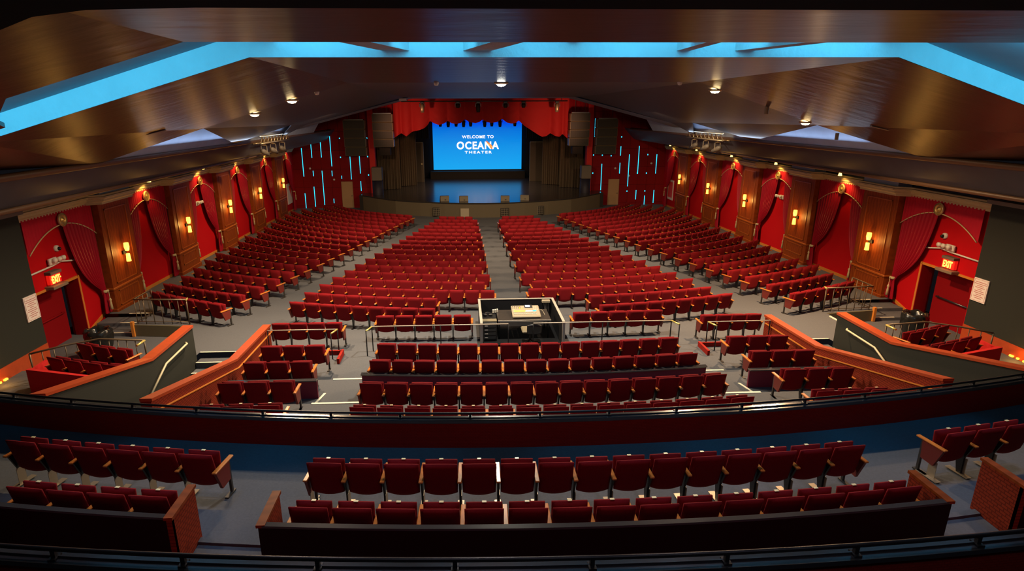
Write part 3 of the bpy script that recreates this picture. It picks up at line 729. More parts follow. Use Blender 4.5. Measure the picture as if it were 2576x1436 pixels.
for s in (-1, 1):
    x0, x1 = sorted((s * 9.55, s * 11.3)); cabinet_row('line_array_speaker', f'outer hanging stack of four grey speakers at the {side(s)} of the stage', x0, x1, 50.6, -.62, 4, .69, s)
    x0, x1 = sorted((s * 7.25, s * 8.9)); cabinet_row('line_array_speaker', f'inner hanging stack of four black speakers beside the red valance at the {side(s)}', x0, x1, 50.3, -.15, 4, .63, s, (s * 8.05 - .45, s * 8.05 + .45, 50.9, 51.7, -3.45, -2.8))
    # speaker on a dark drum at the stage edge
    t = thing('stage_speaker', f'grey speaker on a dark drum at the {side(s)} end of the stage', 'loudspeaker', (s * 8.75, 50.6, -6.65))
    mb = MB(); mb.bbox(s * 8.75 - .42, s * 8.75 + .42, 50.3, 51.1, -5.45, -4.35, .04); part(mb, 'cabinet', 'grey_speaker', t)
    mb = MB(); mb.lathe([(.45, 0), (.45, 1.2), (.0, 1.2)], (s * 8.75, 50.7, -6.65), 'z', 20); part(mb, 'drum', 'navy', t)
for i, (x, y, rz) in enumerate(((-3.07, 46.35, .15), (-1.6, 46.15, .05), (1.59, 46.05, -.05), (3.14, 46.4, -.25))):
    t = thing('floor_monitor', f'wedge-shaped floor monitor on the stage edge, {ORD[i]} from left', 'loudspeaker', (x, y, -6.65), rz)
    mb = MB(); mb.prism([(0, 0), (.55, 0), (.55, .12), (.22, .42), (0, .42)], -.34, .34, 'x'); mb.build('cabinet', ['grey_speaker'], t)
    mb = MB(); mb.box(-.33, .33, -.012, -.002, .03, .40); mb.build('back_plate', ['speaker_case'], t)
    mb = MB(); mb.quad((-.3, .53, .14), (.3, .53, .14), (.3, .245, .42), (-.3, .245, .42)); mb.box(-.02, .1, -.03, -.01, .1, .15); mb.build('grille', ['speaker_grille'], t)

# ---- LED strips in the red panel walls
LEDL = [(-15.12, -5.22, -2.87), (-14.31, -3.67, -2.19), (-14.31, -5.19, -4.74), (-14.35, -7.79, -6.08), (-13.51, -3.64, -1.8), (-13.56, -7.65, -4.75), (-12.7, -4.38, -1.48), (-12.73, -5.2, -4.75), (-15.16, -7.9, -6.64), (-12.75, -7.5, -7.12), (-11.13, -5.48, -3.59), (-10.34, -5.0, -3.56), (-10.36, -6.46, -5.65), (-11.94, -5.43, -5.17), (-11.89, -2.11, -2.06), (-11.92, -3.67, -3.61), (-9.62, -2.11, -2.06), (-9.65, -3.63, -3.57), (-9.66, -5.16, -5.1), (-15.14, -2.61, -2.56)]
LEDR = [(12.0, -2.14, -2.08), (11.99, -3.68, -2.9), (11.99, -5.19, -4.28), (13.63, -2.1, -1.83), (13.59, -5.21, -2.88), (12.77, -6.31, -3.58), (10.41, -6.62, -4.36), (15.18, -5.22, -3.59), (13.56, -7.46, -6.65), (14.34, -6.76, -6.7), (14.35, -7.93, -7.14), (15.15, -7.79, -6.66), (9.65, -3.64, -3.58), (10.41, -3.66, -3.6), (11.18, -3.71, -3.65), (9.65, -5.17, -5.11), (13.57, -5.2, -5.14), (14.37, -5.21, -5.15), (14.38, -3.64, -3.58), (12.75, -6.76, -6.7), (9.67, -2.1, -0.6)]
for L in (LEDL, LEDR):
    for x, z0, z1 in L:
        s = -1 if x < 0 else 1; dot = z1 - z0 < .1; r = .034 if dot else .020
        if dot: z0 -= .02; z1 += .02
        mb = MB(); mb.box(x - r, x + r, 51.95, 52.0, z0, z1)
        if dot: centred(mb, 'led_dot', 'led', f'tiny cyan light point in the red panel wall {side(s)} of the stage', 'light', f'cyan light points in the {side(s)} panel wall')
        else: centred(mb, 'led_strip', 'led', f'upright cyan light strip in the red panel wall {side(s)} of the stage', 'light', f'cyan light strips in the {side(s)} panel wall')
# sensors and fire alarms on the panel walls
for x, z, lab in ((-14.55, -4.55, 'high up left of the left beige door'), (-12.6, -5.5, 'just above and left of the left beige door'), (11.6, -4.75, 'above the right beige door'), (14.75, -4.35, 'high up right of the right beige door'), (12.85, -5.4, 'just right of the right beige door')):
    mb = MB(); mb.lathe([(0, -.09), (.06, -.08), (.09, -.03), (.09, 0)], (x, 52, z), 'y', 10)
    centred(mb, 'wall_sensor', 'white_plastic', f'small white round sensor {lab}', 'sensor')

# ================================================================ SIDE WALL BAYS
def column(s, yc, i):
    xf = xw(yc) - .42; t = thing('wall_column', f'panelled wooden wall column on the {side(s)} wall, {ORD[i]} from the exit', 'column', (s * (xf + .2), yc, fl(yc) - .1))
    def b(y0, y1, z0, z1, d0, d1=0.0):   # d0 in front of the face
        x0, x1 = sorted((s * (xf - d0), s * (xf + .6 if d1 == 0 else xf + d1))); return x0, x1, yc + y0, yc + y1, z0, z1
    zf = fl(yc) - .12
    if i == 0: zf = -7.56
    mb = MB(); mb.box(*b(-1.02, 1.02, zf, -3.1, 0)); part(mb, 'shaft', 'column_wood', t)
    mb = MB(); mb.bbox(*b(-1.08, 1.08, zf, zf + .5 if i == 0 else zf + .3, .06), .03); part(mb, 'plinth', 'column_wood', t)
    mb = MB(); mb.bbox(*b(-1.05, 1.05, -6.35, -6.26, .04), .02); part(mb, 'belt_moulding', 'column_trim', t)
    for (y0, y1, z0, z1) in ((-.72, .72, -6.15, -3.35), (-.72, .72, zf + .55, -6.42)):
        mb = MB(); r = .035
        mb.box(*b(y0, y0 + r, z0, z1, .022)); mb.box(*b(y1 - r, y1, z0, z1, .022)); mb.box(*b(y0, y1, z0, z0 + r, .022)); mb.box(*b(y0, y1, z1 - r, z1, .022))
        part(mb, 'panel_frame', 'column_trim', t)
    # grey block over the column
    mb = MB(); x0, x1 = sorted((s * (xf - .12), s * (xf + .44))); mb.box(x0, x1, yc - 1.0, yc + 1.0, -2.84, -2.36)
    centred(mb, 'soffit_block', 'grey_box', f'grey-blue block over the {ORD[i]} column from the exit on the {side(s)} wall', 'block')
    # sconce
    t = thing('wall_sconce', f'twin-shade yellow wall sconce on the {ORD[i]} column from the exit, {side(s)} wall', 'wall lamp', (s * (xf - .02), yc + .06, -5.12))
    mb = MB(); mb.bbox(s * (xf - .035) - .03, s * (xf - .035) + .03, yc - .06, yc + .18, -5.19, -5.05, .01); part(mb, 'back_plate', 'black_metal', t)
    for z0, z1, r0, r1 in ((-5.06, -4.76, .065, .085), (-5.48, -5.18, .085, .065)):
        mb = MB(); c = s * (xf - .15); mb.lathe([(0, 0), (r0, 0), (r0, z1 - z0), (0, z1 - z0)] if 0 else [(0, 0), (r0, .0), (r1 + .01, (z1 - z0) * .5), (r1, z1 - z0), (0, z1 - z0)], (c, yc + .06, z0), 'z', 12); part(mb, 'glass_shade', 'sconce_glass', t)
    light('POINT', 'sconce_lamp', (s * (xf - .36), yc + .06, -5.12), 26, (1, .48, .10), size=.1)
def arch_z(d): return -3.5 - .2 * d * d
def bay(s, yc, i, half=1.85, exit_=False):
    X = lambda y, o: s * (xw(y) - o)
    lab = 'exit bay' if exit_ else f'{ORD[i]} bay from the exit'
    # valance cloth above the arch
    grid = []; n = 72
    for k in range(n + 1):
        d = -half + 2 * half * k / n; y = yc + d
        zb_ = arch_z(d) ; o = .16 + .022 * math.sin(k * 2.1)
        grid.append([(X(y, o), y, z) for z in (-3.08, (-3.08 + zb_) / 2, zb_)])
    mb = MB(); mb.sheet(grid, 0, 0, True)
    t = thing('arch_valance', f'crimson pleated cloth with a gold-corded arch, {lab}, {side(s)} wall', 'valance', (X(yc, .2), yc, -4.3))
    part(mb, 'cloth', 'valance_pink', t)
    mb = MB(); mb.tube([(X(yc + d, .20), yc + d, arch_z(d)) for d in [-half + 2 * half * k / 24 for k in range(25)]], .020, 6)
    part(mb, 'cord', 'cornice_paint', t)
    t = thing('medallion', f'round gold medallion at the top of the {lab}, {side(s)} wall', 'medallion', (X(yc, .2), yc, -3.35))
    mb = MB(); mb.lathe([(.20, 0), (.20, -s * .05), (.15, -s * .08), (.13, -s * .05), (.07, -s * .05), (.05, -s * .09), (0, -s * .10)], (X(yc, .2), yc, -3.35), 'x', 20); part(mb, 'disc', 'gold', t)
    mb = MB(); mb.lathe([(.205, -s * .02), (.225, -s * .05), (.205, -s * .08)], (X(yc, .2), yc, -3.35), 'x', 20); part(mb, 'rim', 'cornice_paint', t)
    # tied curtains: a wide one towards the stage, a narrow one towards the entrance
    for far in (1, -1):
        if exit_ and far < 0: continue
        c_in = yc + far * (.05 if far > 0 else .75); c_out = yc + far * (half - .05)
        yt = yc + far * (half - .22); zt = -6.28; zbm = min(fl(yt) + .05, -7.1)
        grid = []; nf = 9 if far > 0 else 6; n = nf * 6; nv = 18
        for k in range(n + 1):
            u = k / n; col = []
            for j in range(nv + 1):
                v = j / nv
                ztop = arch_z((c_in + (c_out - c_in) * u) - yc) + .03
                if v < .75:
                    q = v / .75; z = ztop + (zt - ztop) * q; e = q ** 1.7
                    a = c_in + (c_out - c_in) * u; b = yt + far * (u - .5) * .16
                    y = a + (b - a) * (e * (1 - .35 * math.sin(math.pi * q) * (1 - u)) + .0)
                    amp = .055 * (1 - .5 * e); o = .17 + .05 * e
                else:
                    q = (v - .75) / .25; z = zt + (zbm - zt) * q; wd = .16 + .42 * q ** .8
                    y = yt + far * ((u - .5) * wd + .10 * q); amp = .028 + .03 * q; o = .22
                col.append((X(y, o + amp * math.sin(u * nf * 2 * math.pi)), y, z))
            grid.append(col)
        which = 'wide' if far > 0 else 'narrow'
        t = thing('tied_curtain', f'{which} crimson curtain tied back at the {"far" if far > 0 else "near"} side, {lab}, {side(s)} wall', 'curtain', (X(yt, .25), yt, zbm))
        mb = MB(); mb.sheet(grid, 0, 0, True); part(mb, 'cloth', 'velvet', t)
        mb = MB(); mb.lathe([(.10, -.05), (.13, 0), (.10, .05)], (X(yt, .23), yt, zt), 'z', 12); part(mb, 'tie_cord', 'tassel', t)
        mb = MB(); o = X(yt - .06, .38); mb.lathe([(.0, -.70), (.055, -.69), (.04, -.45), (.03, -.38), (.05, -.33), (.03, -.28), (.012, -.25), (.012, .02)], (o, yt - .05, zt), 'z', 10); part(mb, 'tassel', 'tassel', t)
for s in (-1, 1):
    for i, yc in enumerate(COLY): column(s, yc, i)
    bay(s, 20.12, 0, 1.82, True)
    for i, yc in enumerate((25.9, 31.7, 37.5, 43.35)): bay(s, yc, i + 1)
    bay(s, 49.0, 5, 1.75)
    # small spotlights on the ledge over each bay
    for i, yc in enumerate((25.7, 31.5, 37.2, 43.3, 49.3)):
        x = xw(yc) - .55
        t = thing('picture_light', f'small brass spotlight above the {ORD[i + 1]} bay from the exit, {side(s)} wall', 'spotlight', (s * x, yc, -2.75))
        mb = MB(); mb.tube([(s * (x + .3), yc, -2.45), (s * (x - .1), yc, -2.5), (s * x, yc, -2.62)], .02, 6); part(mb, 'arm', 'truss_metal', t)
        mb = MB(); mb.lathe([(.0, -.16), (.08, -.15), (.05, -.02), (.02, 0)], (s * x, yc, -2.6), 'z', 10); part(mb, 'bulb', 'spot_bulb', t)
        light('SPOT', 'picture_lamp', (s * (x - .06), yc, -2.80), 55, (1, .55, .15), (s * xw(yc), yc, -4.6), .05, spot=120, blend=.6)
    # emergency lamps in two bays and over the exit
    for yc, zz, lab in ((31.35, -4.45, 'third bay from the exit'), (19.5, -4.58, 'exit bay')):
        x = xw(yc) - .04
        t = thing('emergency_light', f'white twin-head emergency light in the {lab}, {side(s)} wall', 'emergency light', (s * x, yc, zz))
        mb = MB(); x0, x1 = sorted((s * (x - .1), s * x)); mb.bbox(x0, x1, yc - .26, yc + .14, zz - .12, zz + .10, .03); part(mb, 'housing', 'white_plastic', t)
        for d in (-.12, .10, .30):
            mb = MB(); mb.lathe([(0, -s * .16), (.085, -s * .15), (.06, -s * .04), (0, 0)], (s * (x - .06), yc + d, zz + .03), 'x', 12); part(mb, 'lamp_head', 'white_plastic', t)
    # dome camera over the exit
    t = thing('dome_camera', f'small white dome camera above the exit sign, {side(s)} wall', 'camera', (s * (xw(19.85) - .05), 19.85, -4.25))
    mb = MB(); mb.lathe([(.10, 0), (.10, -s * .07), (.0, -s * .07)], (s * (xw(19.85)), 19.85, -4.25), 'x', 14); part(mb, 'mount', 'white_plastic', t)
    mb = MB(); mb.lathe([(.065, -s * .07), (.055, -s * .12), (.0, -s * .15)], (s * (xw(19.85)), 19.9, -4.27), 'x', 12); part(mb, 'dome', 'black_metal', t)
    mb = MB(); mb.tube([(s * (xw(18) - .05), 18.0, -4.78), (s * (xw(19) - .05), 19.4, -4.74), (s * (xw(20) - .05), 19.9, -4.70), (s * (xw(20) - .05), 20.4, -4.80), (s * (xw(21) - .05), 21.0, -4.84)], .03, 6)
    centred(mb, 'conduit', 'white_plastic', f'thin pale conduit running over the exit door, {side(s)} wall', 'conduit')
    # exit sign: lit red box with lettering, grey top bar, flat battery box below
    y, z = 19.3, -5.12; x = xw(y)
    t = thing('exit_sign', f'lit red EXIT sign above the door of the {side(s)} wall', 'exit sign', (s * (x - .1), y, z - .25))
    x0, x1 = sorted((s * (x - .16), s * (x - .04))); mb = MB(); mb.bbox(x0, x1, y - .27, y + .27, z - .17, z + .15, .01); part(mb, 'light_box', 'sign_red', t)
    mb = MB(); x0, x1 = sorted((s * (x - .22), s * x)); mb.bbox(x0, x1, y - .27, y + .27, z + .15, z + .25, .01); part(mb, 'top_bar', 'grey_speaker', t)
    mb = MB(); x0, x1 = sorted((s * (x - .3), s * x)); mb.bbox(x0, x1, y - .38, y + .36, z - .30, z - .20, .01); part(mb, 'lower_box', 'speaker_case', t)
    me = text_mesh('EXIT', .24, .012, 'sign_text', 1.0, .006, .40); o = bpy.data.objects.new('lettering', me); COL.objects.link(o); o.parent = t
    ux = Vector((0, 1, 0)) if s < 0 else Vector((0, -1, 0)); uz = Vector((-s, 0, 0))
    o.matrix_local = Matrix.Translation((-s * .075, 0, z - .13 - (z - .25))) @ Matrix((ux, Vector((0, 0, 1)), uz)).transposed().to_4x4()
    if s < 0:
        for d in (-1, 1):
            mb = MB(); mb.prism([(d * .25, 0), (d * .215, .03), (d * .215, .012), (d * .195, .012), (d * .195, -.012), (d * .215, -.012), (d * .215, -.03)], .075, .083, 'x')
            mb.v = [(x_, y_, z_ + .25) for x_, y_, z_ in mb.v]; a_ = mb.build('arrow', ['sign_text'], t)
    light('POINT', 'exit_sign_lamp', (s * (x - .45), y, z), 2, (1, .1, .03), size=.1)
    # notice on the dark wall
    t = thing('paper_notice', f'white paper notice on the dark wall beside the exit at the {side(s)}', 'notice', (s * 14.56, 17.3, -5.85))
    x0, x1 = sorted((s * 14.53, s * 14.565)); y0 = 17.05
    mb = MB(); mb.box(x0, x1, y0, y0 + .55, -5.86, -5.12); part(mb, 'sheet', 'paper', t)
    mb = MB(); xx0, xx1 = sorted((s * 14.525, s * 14.532))
    for k, (a, b) in enumerate(((.08, .47), (.06, .50), (.15, .40), (.1, .45), (.2, .36), (.1, .45), (.08, .47), (.18, .38), (.1, .46), (.16, .4))):
        mb.box(xx0, xx1, y0 + a, y0 + b, -5.24 - k * .057, -5.225 - k * .057)
    for a, b, c, d in ((.03, .035, -5.83, -5.15), (.515, .52, -5.83, -5.15)): mb.box(xx0, xx1, y0 + a, y0 + b, c, d)
    mb.box(xx0, xx1, y0 + .03, y0 + .52, -5.155, -5.15); mb.box(xx0, xx1, y0 + .03, y0 + .52, -5.83, -5.825)
    part(mb, 'print', 'paper_ink', t)
    # framed poster near the stage
    t = thing('framed_poster', f'white framed red poster in the last bay before the stage, {side(s)} wall', 'poster', (s * (xw(50.4) - .05), 50.4, -7.0))
    x = xw(50.4); x0, x1 = sorted((s * (x - .08), s * (x - .02))); mb = MB(); mb.bbox(x0, x1, 49.2, 50.5, -7.2, -5.55, .02); part(mb, 'frame', 'paper', t)
    mb = MB(); a = s * (x - .085); 
    if s > 0: mb.prism([(49.35, -7.0), (50.35, -7.0), (50.35, -5.7), (49.35, -5.7)], a - .004, a, 'x')
    else: mb.prism([(49.7, -5.75), (50.35, -5.75), (50.35, -6.75), (50.0, -6.3), (49.8, -6.0)], a, a + .004, 'x')
    part(mb, 'print', 'poster_red', t)
    # lattice lamp truss hanging under the side ceiling
    t = thing('lamp_truss', f'short pale lattice truss hanging under the {side(s)} side ceiling', 'truss', (s * 12.0, 34, -1.5))
    mb = MB(); cx = s * 12.0; L0, L1 = 31.3, 36.4
    ch = [(cx - .18, -1.5), (cx + .18, -1.5), (cx - .18, -1.14), (cx + .18, -1.14)]
    for x, z in ch: mb.tube([(x, L0, z), (x, L1, z)], .038, 6)
    n = 9
    for k in range(n):
        a = L0 + (L1 - L0) * k / n; b = L0 + (L1 - L0) * (k + 1) / n; m_y = (a + b) / 2
        for x in (cx - .18, cx + .18): mb.tube([(x, a, -1.5), (x, m_y, -1.14), (x, b, -1.5)], .022, 5)
        mb.tube([(cx - .18, a, -1.5), (cx + .18, m_y, -1.5), (cx - .18, b, -1.5)], .02, 5)
    part(mb, 'lattice', 'truss_metal', t)
    mb = MB(); mb.tube([(cx, 32.2, -1.14), (cx, 32.2, -.2)], .02, 5); mb.tube([(cx, 35.5, -1.14), (cx, 35.5, -.2)], .02, 5); part(mb, 'hanger', 'truss_metal', t)
    for k, (yy, lab) in enumerate(((32.3, 'nearest'), (33.9, 'middle'), (35.6, 'farthest'))):
        xx = s * 12.0
        t = thing('profile_spotlight', f'{lab} theatre spotlight under the lattice truss at the {side(s)}', 'stage light', (xx, yy, -1.6))
        mb = MB(); mb.tube([(xx, yy, -1.5), (xx, yy, -1.62)], .03, 6); mb.box(xx - .16, xx - .13, yy - .02, yy + .02, -2.0, -1.6); mb.box(xx + .13, xx + .16, yy - .02, yy + .02, -2.0, -1.6); mb.box(xx - .16, xx + .16, yy - .02, yy + .02, -1.64, -1.6); part(mb, 'yoke', 'truss_metal', t)
        mb = MB(); prof = [(0, -.45), (.09, -.43), (.14, -.25), (.14, 0), (.10, .1), (.12, .5), (0, .5)]
        mb.lathe(prof, (0, 0, 0), 'y', 12); R = Matrix.Rotation(-.25, 3, 'X'); mb.v = [tuple(R @ Vector(v) + Vector((xx, yy, -1.98))) for v in mb.v]; part(mb, 'barrel', 'grey_speaker', t)
    light('SPOT', 'truss_fill_lamp', (s * 11.0, 29.5, -1.3), 60, (1, .7, .35), (s * 12, 34, -1.6), .1, spot=70)

# ---- downlight fittings and ceiling odds and ends
for i, (x, y, z, k) in enumerate(LAMPS):
    lab = ['lit downlight, lower of the two at the left of the ceiling', 'lit downlight, upper of the two at the left of the ceiling', 'lit whitish downlight at the middle of the ceiling', 'lit downlight right of the middle of the ceiling', 'brightest warm downlight, lowest at the right of the ceiling'][i]
    z = zc(x); t = thing('ceiling_downlight', lab, 'ceiling lamp', (x, y, z))
    mb = MB(); mb.lathe([(.15, -.05), (.19, -.04), (.20, .0), (.15, .0)], (x, y, z), 'z', 20); part(mb, 'ring', 'truss_metal', t)
    mb = MB(); mb.lathe([(0, -.11), (.09, -.095), (.14, -.04)], (x, y, z), 'z', 20); part(mb, 'lens', 'lamp_cool' if k == 'N' else 'lamp_disc', t)
for i, (x, y) in enumerate(((-5.75, 17.5), (4.3, 17.25), (-2.45, 17.2))):
    t = thing('ceiling_sensor', ['small white sensor right of the left pair of ceiling lamps', 'small white sensor left of the right-hand ceiling lamp', 'small bright sensor left of the middle ceiling lamp'][i], 'sensor', (x, y, zc(x)))
    mb = MB(); mb.lathe([(0, -.09), (.05, -.08), (.07, -.02), (.07, 0)], (x, y, zc(x)), 'z', 10); part(mb, 'dome', 'white_plastic', t)
for s, x, y in ((-1, -12.1, 15.6), (1, 12.1, 15.0)):
    mb = MB(); mb.lathe([(0, -.10), (.06, -.09), (.10, -.02), (.10, 0)], (x, y, zc(x)), 'z', 12); centred(mb, 'smoke_detector', 'white_plastic', f'round white smoke detector on the brown ceiling at the far {side(s)}', 'detector')
for s in (-1, 1):
    x0 = 9.9; mb = MB()
    vs = [(s * 9.55, 16.55), (s * 10.55, 16.25), (s * 10.6, 16.4), (s * 9.6, 16.72)]
    n = [(x, y, zc(x) - .006) for x, y in vs] + [(x, y, zc(x) - .03) for x, y in vs]; mb.add(n, [(0, 1, 2, 3), (7, 6, 5, 4), (0, 4, 5, 1), (1, 5, 6, 2), (2, 6, 7, 3), (3, 7, 4, 0)])
    centred(mb, 'ceiling_grille', 'grey_speaker' if s < 0 else 'speaker_case', f'narrow pale ceiling grille in the brown ceiling at the {side(s)}', 'grille')
    mb = MB()
    vs = [(s * (9.9 + .13 * k), 15.55 + .1 * math.sin(k)) for k in range(0, 12)]
mb = MB(); mb.bbox(-5.15, -4.75, 34.7, 35.0, .60, .74, .02); centred(mb, 'ceiling_box', 'white_plastic', 'small white box under the left end of the far ceiling edge', 'box')
for x, y in ((7.48, 18.46), (10.9, 20.2)):
    mb = MB(); mb.lathe([(0, -.22), (.06, -.22), (.06, 0)], (x, y, zc(x)), 'z', 10); centred(mb, 'ceiling_can', 'speaker_case', 'small dark can hanging near the brightest ceiling lamp, ' + ('left of it' if x < 9 else 'right of it'), 'fixture')

# ================================================================ THEATRE SEATS
PITCH = .565
def pad(hw, z0, z1, th, yc, lean, nx, nz, crown=.02, dip=.0, mi=0, corner=.35):
    """upholstered pad: rounded slab, leaning; yc = centre of the top edge"""
    vs = []; fs = []
    for side_ in (-1, 1):
        for j in range(nz + 1):
            v = -1 + 2 * j / nz
            for i in range(nx + 1):
                u = -1 + 2 * i / nx
                zt = z1 + crown * (1 - u * u) - crown; zb_ = z0 + dip * u * u
                k = (j / nz)
                z = zb_ + (zt - zb_) * k
                w = hw * (1 - corner * .22 * max(0, (1 - k) * 1.0 - .55) ** 1.0)
                f = max(0, (1 - abs(u) ** 8) * (1 - abs(v) ** 10)) ** .35
                y = yc + (z1 - z) * lean + side_ * th / 2 * (.25 + .75 * f) + (.012 * (u * u))
                vs.append((u * w, y, z))
    n = (nx + 1) * (nz + 1)
    for j in range(nz):
        for i in range(nx):
            a = j * (nx + 1) + i; q = (a, a + 1, a + nx + 2, a + nx + 1)
            fs.append(q); fs.append(tuple(p + n for p in q[::-1]))
    e = list(range(nx + 1)) + [j * (nx + 1) + nx for j in range(1, nz + 1)] + [nz * (nx + 1) + i for i in range(nx - 1, -1, -1)] + [j * (nx + 1) for j in range(nz - 1, 0, -1)]
    for a, b in zip(e, e[1:] + e[:1]): fs.append((a, b, b + n, a + n))
    return vs, fs
HP = PITCH / 2
def seat_parts(hi=True):
    nx, nz = (10, 10) if hi else (4, 4)
    d = {}
    mb = MB(); v, f = pad(.252, .27, .87, .085, .0, -.0 + .20, nx, nz, .012, .05); mb.add(v, f, 0, True); d['backrest'] = (mb, 'seat_fabric')
    mb = MB(); v, f = pad(.238, .40, .80, .10, .235, -.06, nx if hi else 3, nz if hi else 3, .01, .03); mb.add(v, f, 0, True); d['seat_cushion'] = (mb, 'seat_fabric')
    mb = MB()
    if hi: mb.bbox(-HP - .034, -HP + .034, -.05, .47, .572, .602, .008)
    else: mb.box(-HP - .034, -HP + .034, -.05, .47, .572, .602)
    d['armrest'] = (mb, 'arm_wood')
    mb = MB(); mb.prism([(.0, .565), (.30, .565), (.24, .30), (.17, .0), (.10, .0), (.10, .30)], -HP - .016, -HP + .016, 'x'); mb.box(-HP - .035, -HP + .035, .0, .30, 0, .012, 0); d['support'] = (mb, 'black_metal')
    mb = MB()
    if hi: mb.bbox(-.03, .03, .215, .255, .802, .812, .003)
    d['number_plate'] = (mb, 'plate')
    mb = MB(); mb.box(-HP - .05, -HP + .05, -.04, .34, .012, .02); mb.box(-HP + .017, -HP + .024, .06, .20, .02, .30); d['foot_plate'] = (mb, 'foot_plate')
    return d
HI = {k: (mb.mesh(k, [m]), m) for k, (mb, m) in seat_parts(True).items()}
LO = seat_parts(False)
# end pieces for the last seat of a row, and the aisle side panels
def end_meshes():
    d = {}
    mb = MB(); mb.bbox(HP - .034, HP + .034, -.05, .47, .572, .602, .008); d['armrest'] = mb.mesh('armrest', ['arm_wood'])
    mb = MB(); mb.prism([(.0, .565), (.30, .565), (.24, .30), (.17, .0), (.10, .0), (.10, .30)], HP - .016, HP + .016, 'x'); mb.box(HP - .035, HP + .035, .0, .30, 0, .012); d['support'] = mb.mesh('support', ['black_metal'])
    for s_, nm in ((-1, 'L'), (1, 'R')):
        mb = MB(); x = s_ * HP; mb.prism([(-.02, .565), (.35, .565), (.33, .26), (.10, .24)], x - .022, x + .022, 'x'); d['panel' + nm] = mb.mesh('end_panel', ['maroon_board'])
        mb = MB(); mb.box(x - .02, x + .02, .33, .37, 0, .565); mb.box(x - .03, x + .03, .18, .42, 0, .02); d['leg' + nm] = mb.mesh('end_leg', ['steel_dark'])
    return d
mat('maroon_board', (.16, .018, .012), .5); mat('steel_dark', (.06, .055, .05), .4, .4)
END = end_meshes()
cam_p = Vector((-1.84, 0, 0))
SEATS = []   # (depth, x, y, floor z, rz, xscale, label, group, first?, last?, plate?)
def row(x0, y0, x1, y1, n, ztop, R, desc, group, aisle=(True, True), plate=False, sag=1, ends=True):
    """seats whose back tops run from (x0, y0) to (x1, y1); R = radius of the bow towards the camera (0: straight)"""
    a = Vector((x0, y0)); b = Vector((x1, y1)); ch = b - a; L = ch.length; e = ch / L; nrm = Vector((e.y, -e.x))  # towards the camera side
    if nrm.y > 0: nrm = -nrm
    cy = (Vector((0, 0)))
    half = L / 2; sg = (R - math.sqrt(R * R - half * half)) if R else 0
    ang = 2 * math.asin(half / R) if R else 0
    arcL = R * ang if R else L
    for i in range(n):
        if R:
            th = -ang / 2 + ang * (i + .5) / n
            p = a + e * half + e * (R * math.sin(th)) + nrm * (R * math.cos(th) - (R - sg)); rz = math.atan2(e.y, e.x) + th
        else:
            p = a + ch * (i + .5) / n; rz = math.atan2(e.y, e.x)
        z = (ztop if ztop is not None else fl(p.y) + .87) - .87
        d = (Vector((p.x, p.y, z + .6)) - cam_p).dot(fw)
        lab = f'maroon folding seat, {ORD[i]} from left, {desc}'
        SEATS.append([d, p.x, p.y, z, rz, arcL / n / PITCH, lab, group, i == 0, i == n - 1, plate, aisle])
NB = [9, 9, 12, 11, 11, 10, 10, 9, 9, 8, 8, 7, 7, 6, 6, 5, 5, 4]
ROW_B = [(-7.86, 19.94, -2.75, 18.79), (-7.65, 21.15, -2.72, 20.01), (-7.36, 22.29, -0.63, 20.94), (-7.11, 23.44, -0.94, 22.21), (-6.83, 24.58, -0.69, 23.38), (-6.59, 25.73, -0.96, 24.73), (-6.31, 26.89, -0.71, 25.87), (-6.05, 28.05, -0.98, 27.12), (-5.78, 29.23, -0.69, 28.34), (-5.49, 30.44, -0.99, 29.62), (-5.22, 31.58, -0.7, 30.71), (-4.96, 32.78, -0.99, 32.06), (-4.69, 33.97, -0.7, 33.18), (-4.43, 35.15, -1.02, 34.57), (-4.16, 36.37, -0.73, 35.73), (-3.9, 37.52, -1.06, 37.0), (-3.65, 38.88, -0.75, 38.39), (-3.36, 40.15, -1.04, 39.82)]
ROW_C = [(2.8, 18.84, 7.87, 19.99), (2.68, 20.05, 7.49, 20.94), (0.6, 21.08, 7.29, 22.22), (0.88, 22.24, 7.02, 23.31), (0.57, 23.47, 6.73, 24.48), (0.89, 24.73, 6.45, 25.65), (0.57, 25.88, 6.18, 26.83), (0.88, 27.17, 5.93, 27.97), (0.56, 28.29, 5.67, 29.17), (0.88, 29.63, 5.39, 30.31), (0.57, 30.75, 5.11, 31.5), (0.88, 31.97, 4.8, 32.63), (0.58, 33.21, 4.55, 33.86), (0.88, 34.55, 4.27, 35.04), (0.55, 35.84, 3.97, 36.19), (0.89, 37.0, 3.71, 37.45), (0.6, 38.4, 3.42, 38.85), (0.9, 39.8, 3.15, 40.15)]
ROW_A = [(-13.45, 21.73, -10.09, 19.76), (-13.5, 22.87, -9.81, 20.93), (-13.38, 24.11, -9.46, 22.0), (-13.5, 25.55, -9.21, 23.22), (-13.68, 27.19, -8.97, 24.42), (-13.82, 28.81, -8.71, 25.55), (-13.68, 30.18, -8.42, 26.74), (-13.8, 31.81, -8.19, 27.88), (-14.04, 33.56, -7.9, 29.03), (-13.8, 34.9, -7.64, 30.19), (-13.94, 36.63, -7.38, 31.41), (-14.11, 38.62, -7.15, 32.59), (-14.37, 40.65, -6.88, 33.79), (-14.23, 42.24, -6.63, 35.01), (-14.37, 44.24, -6.38, 36.22), (-13.9, 45.43, -6.08, 37.51), (-13.3, 46.33, -5.83, 38.81), (-12.66, 47.32, -5.54, 39.85), (-11.99, 47.98, -5.28, 40.94)]
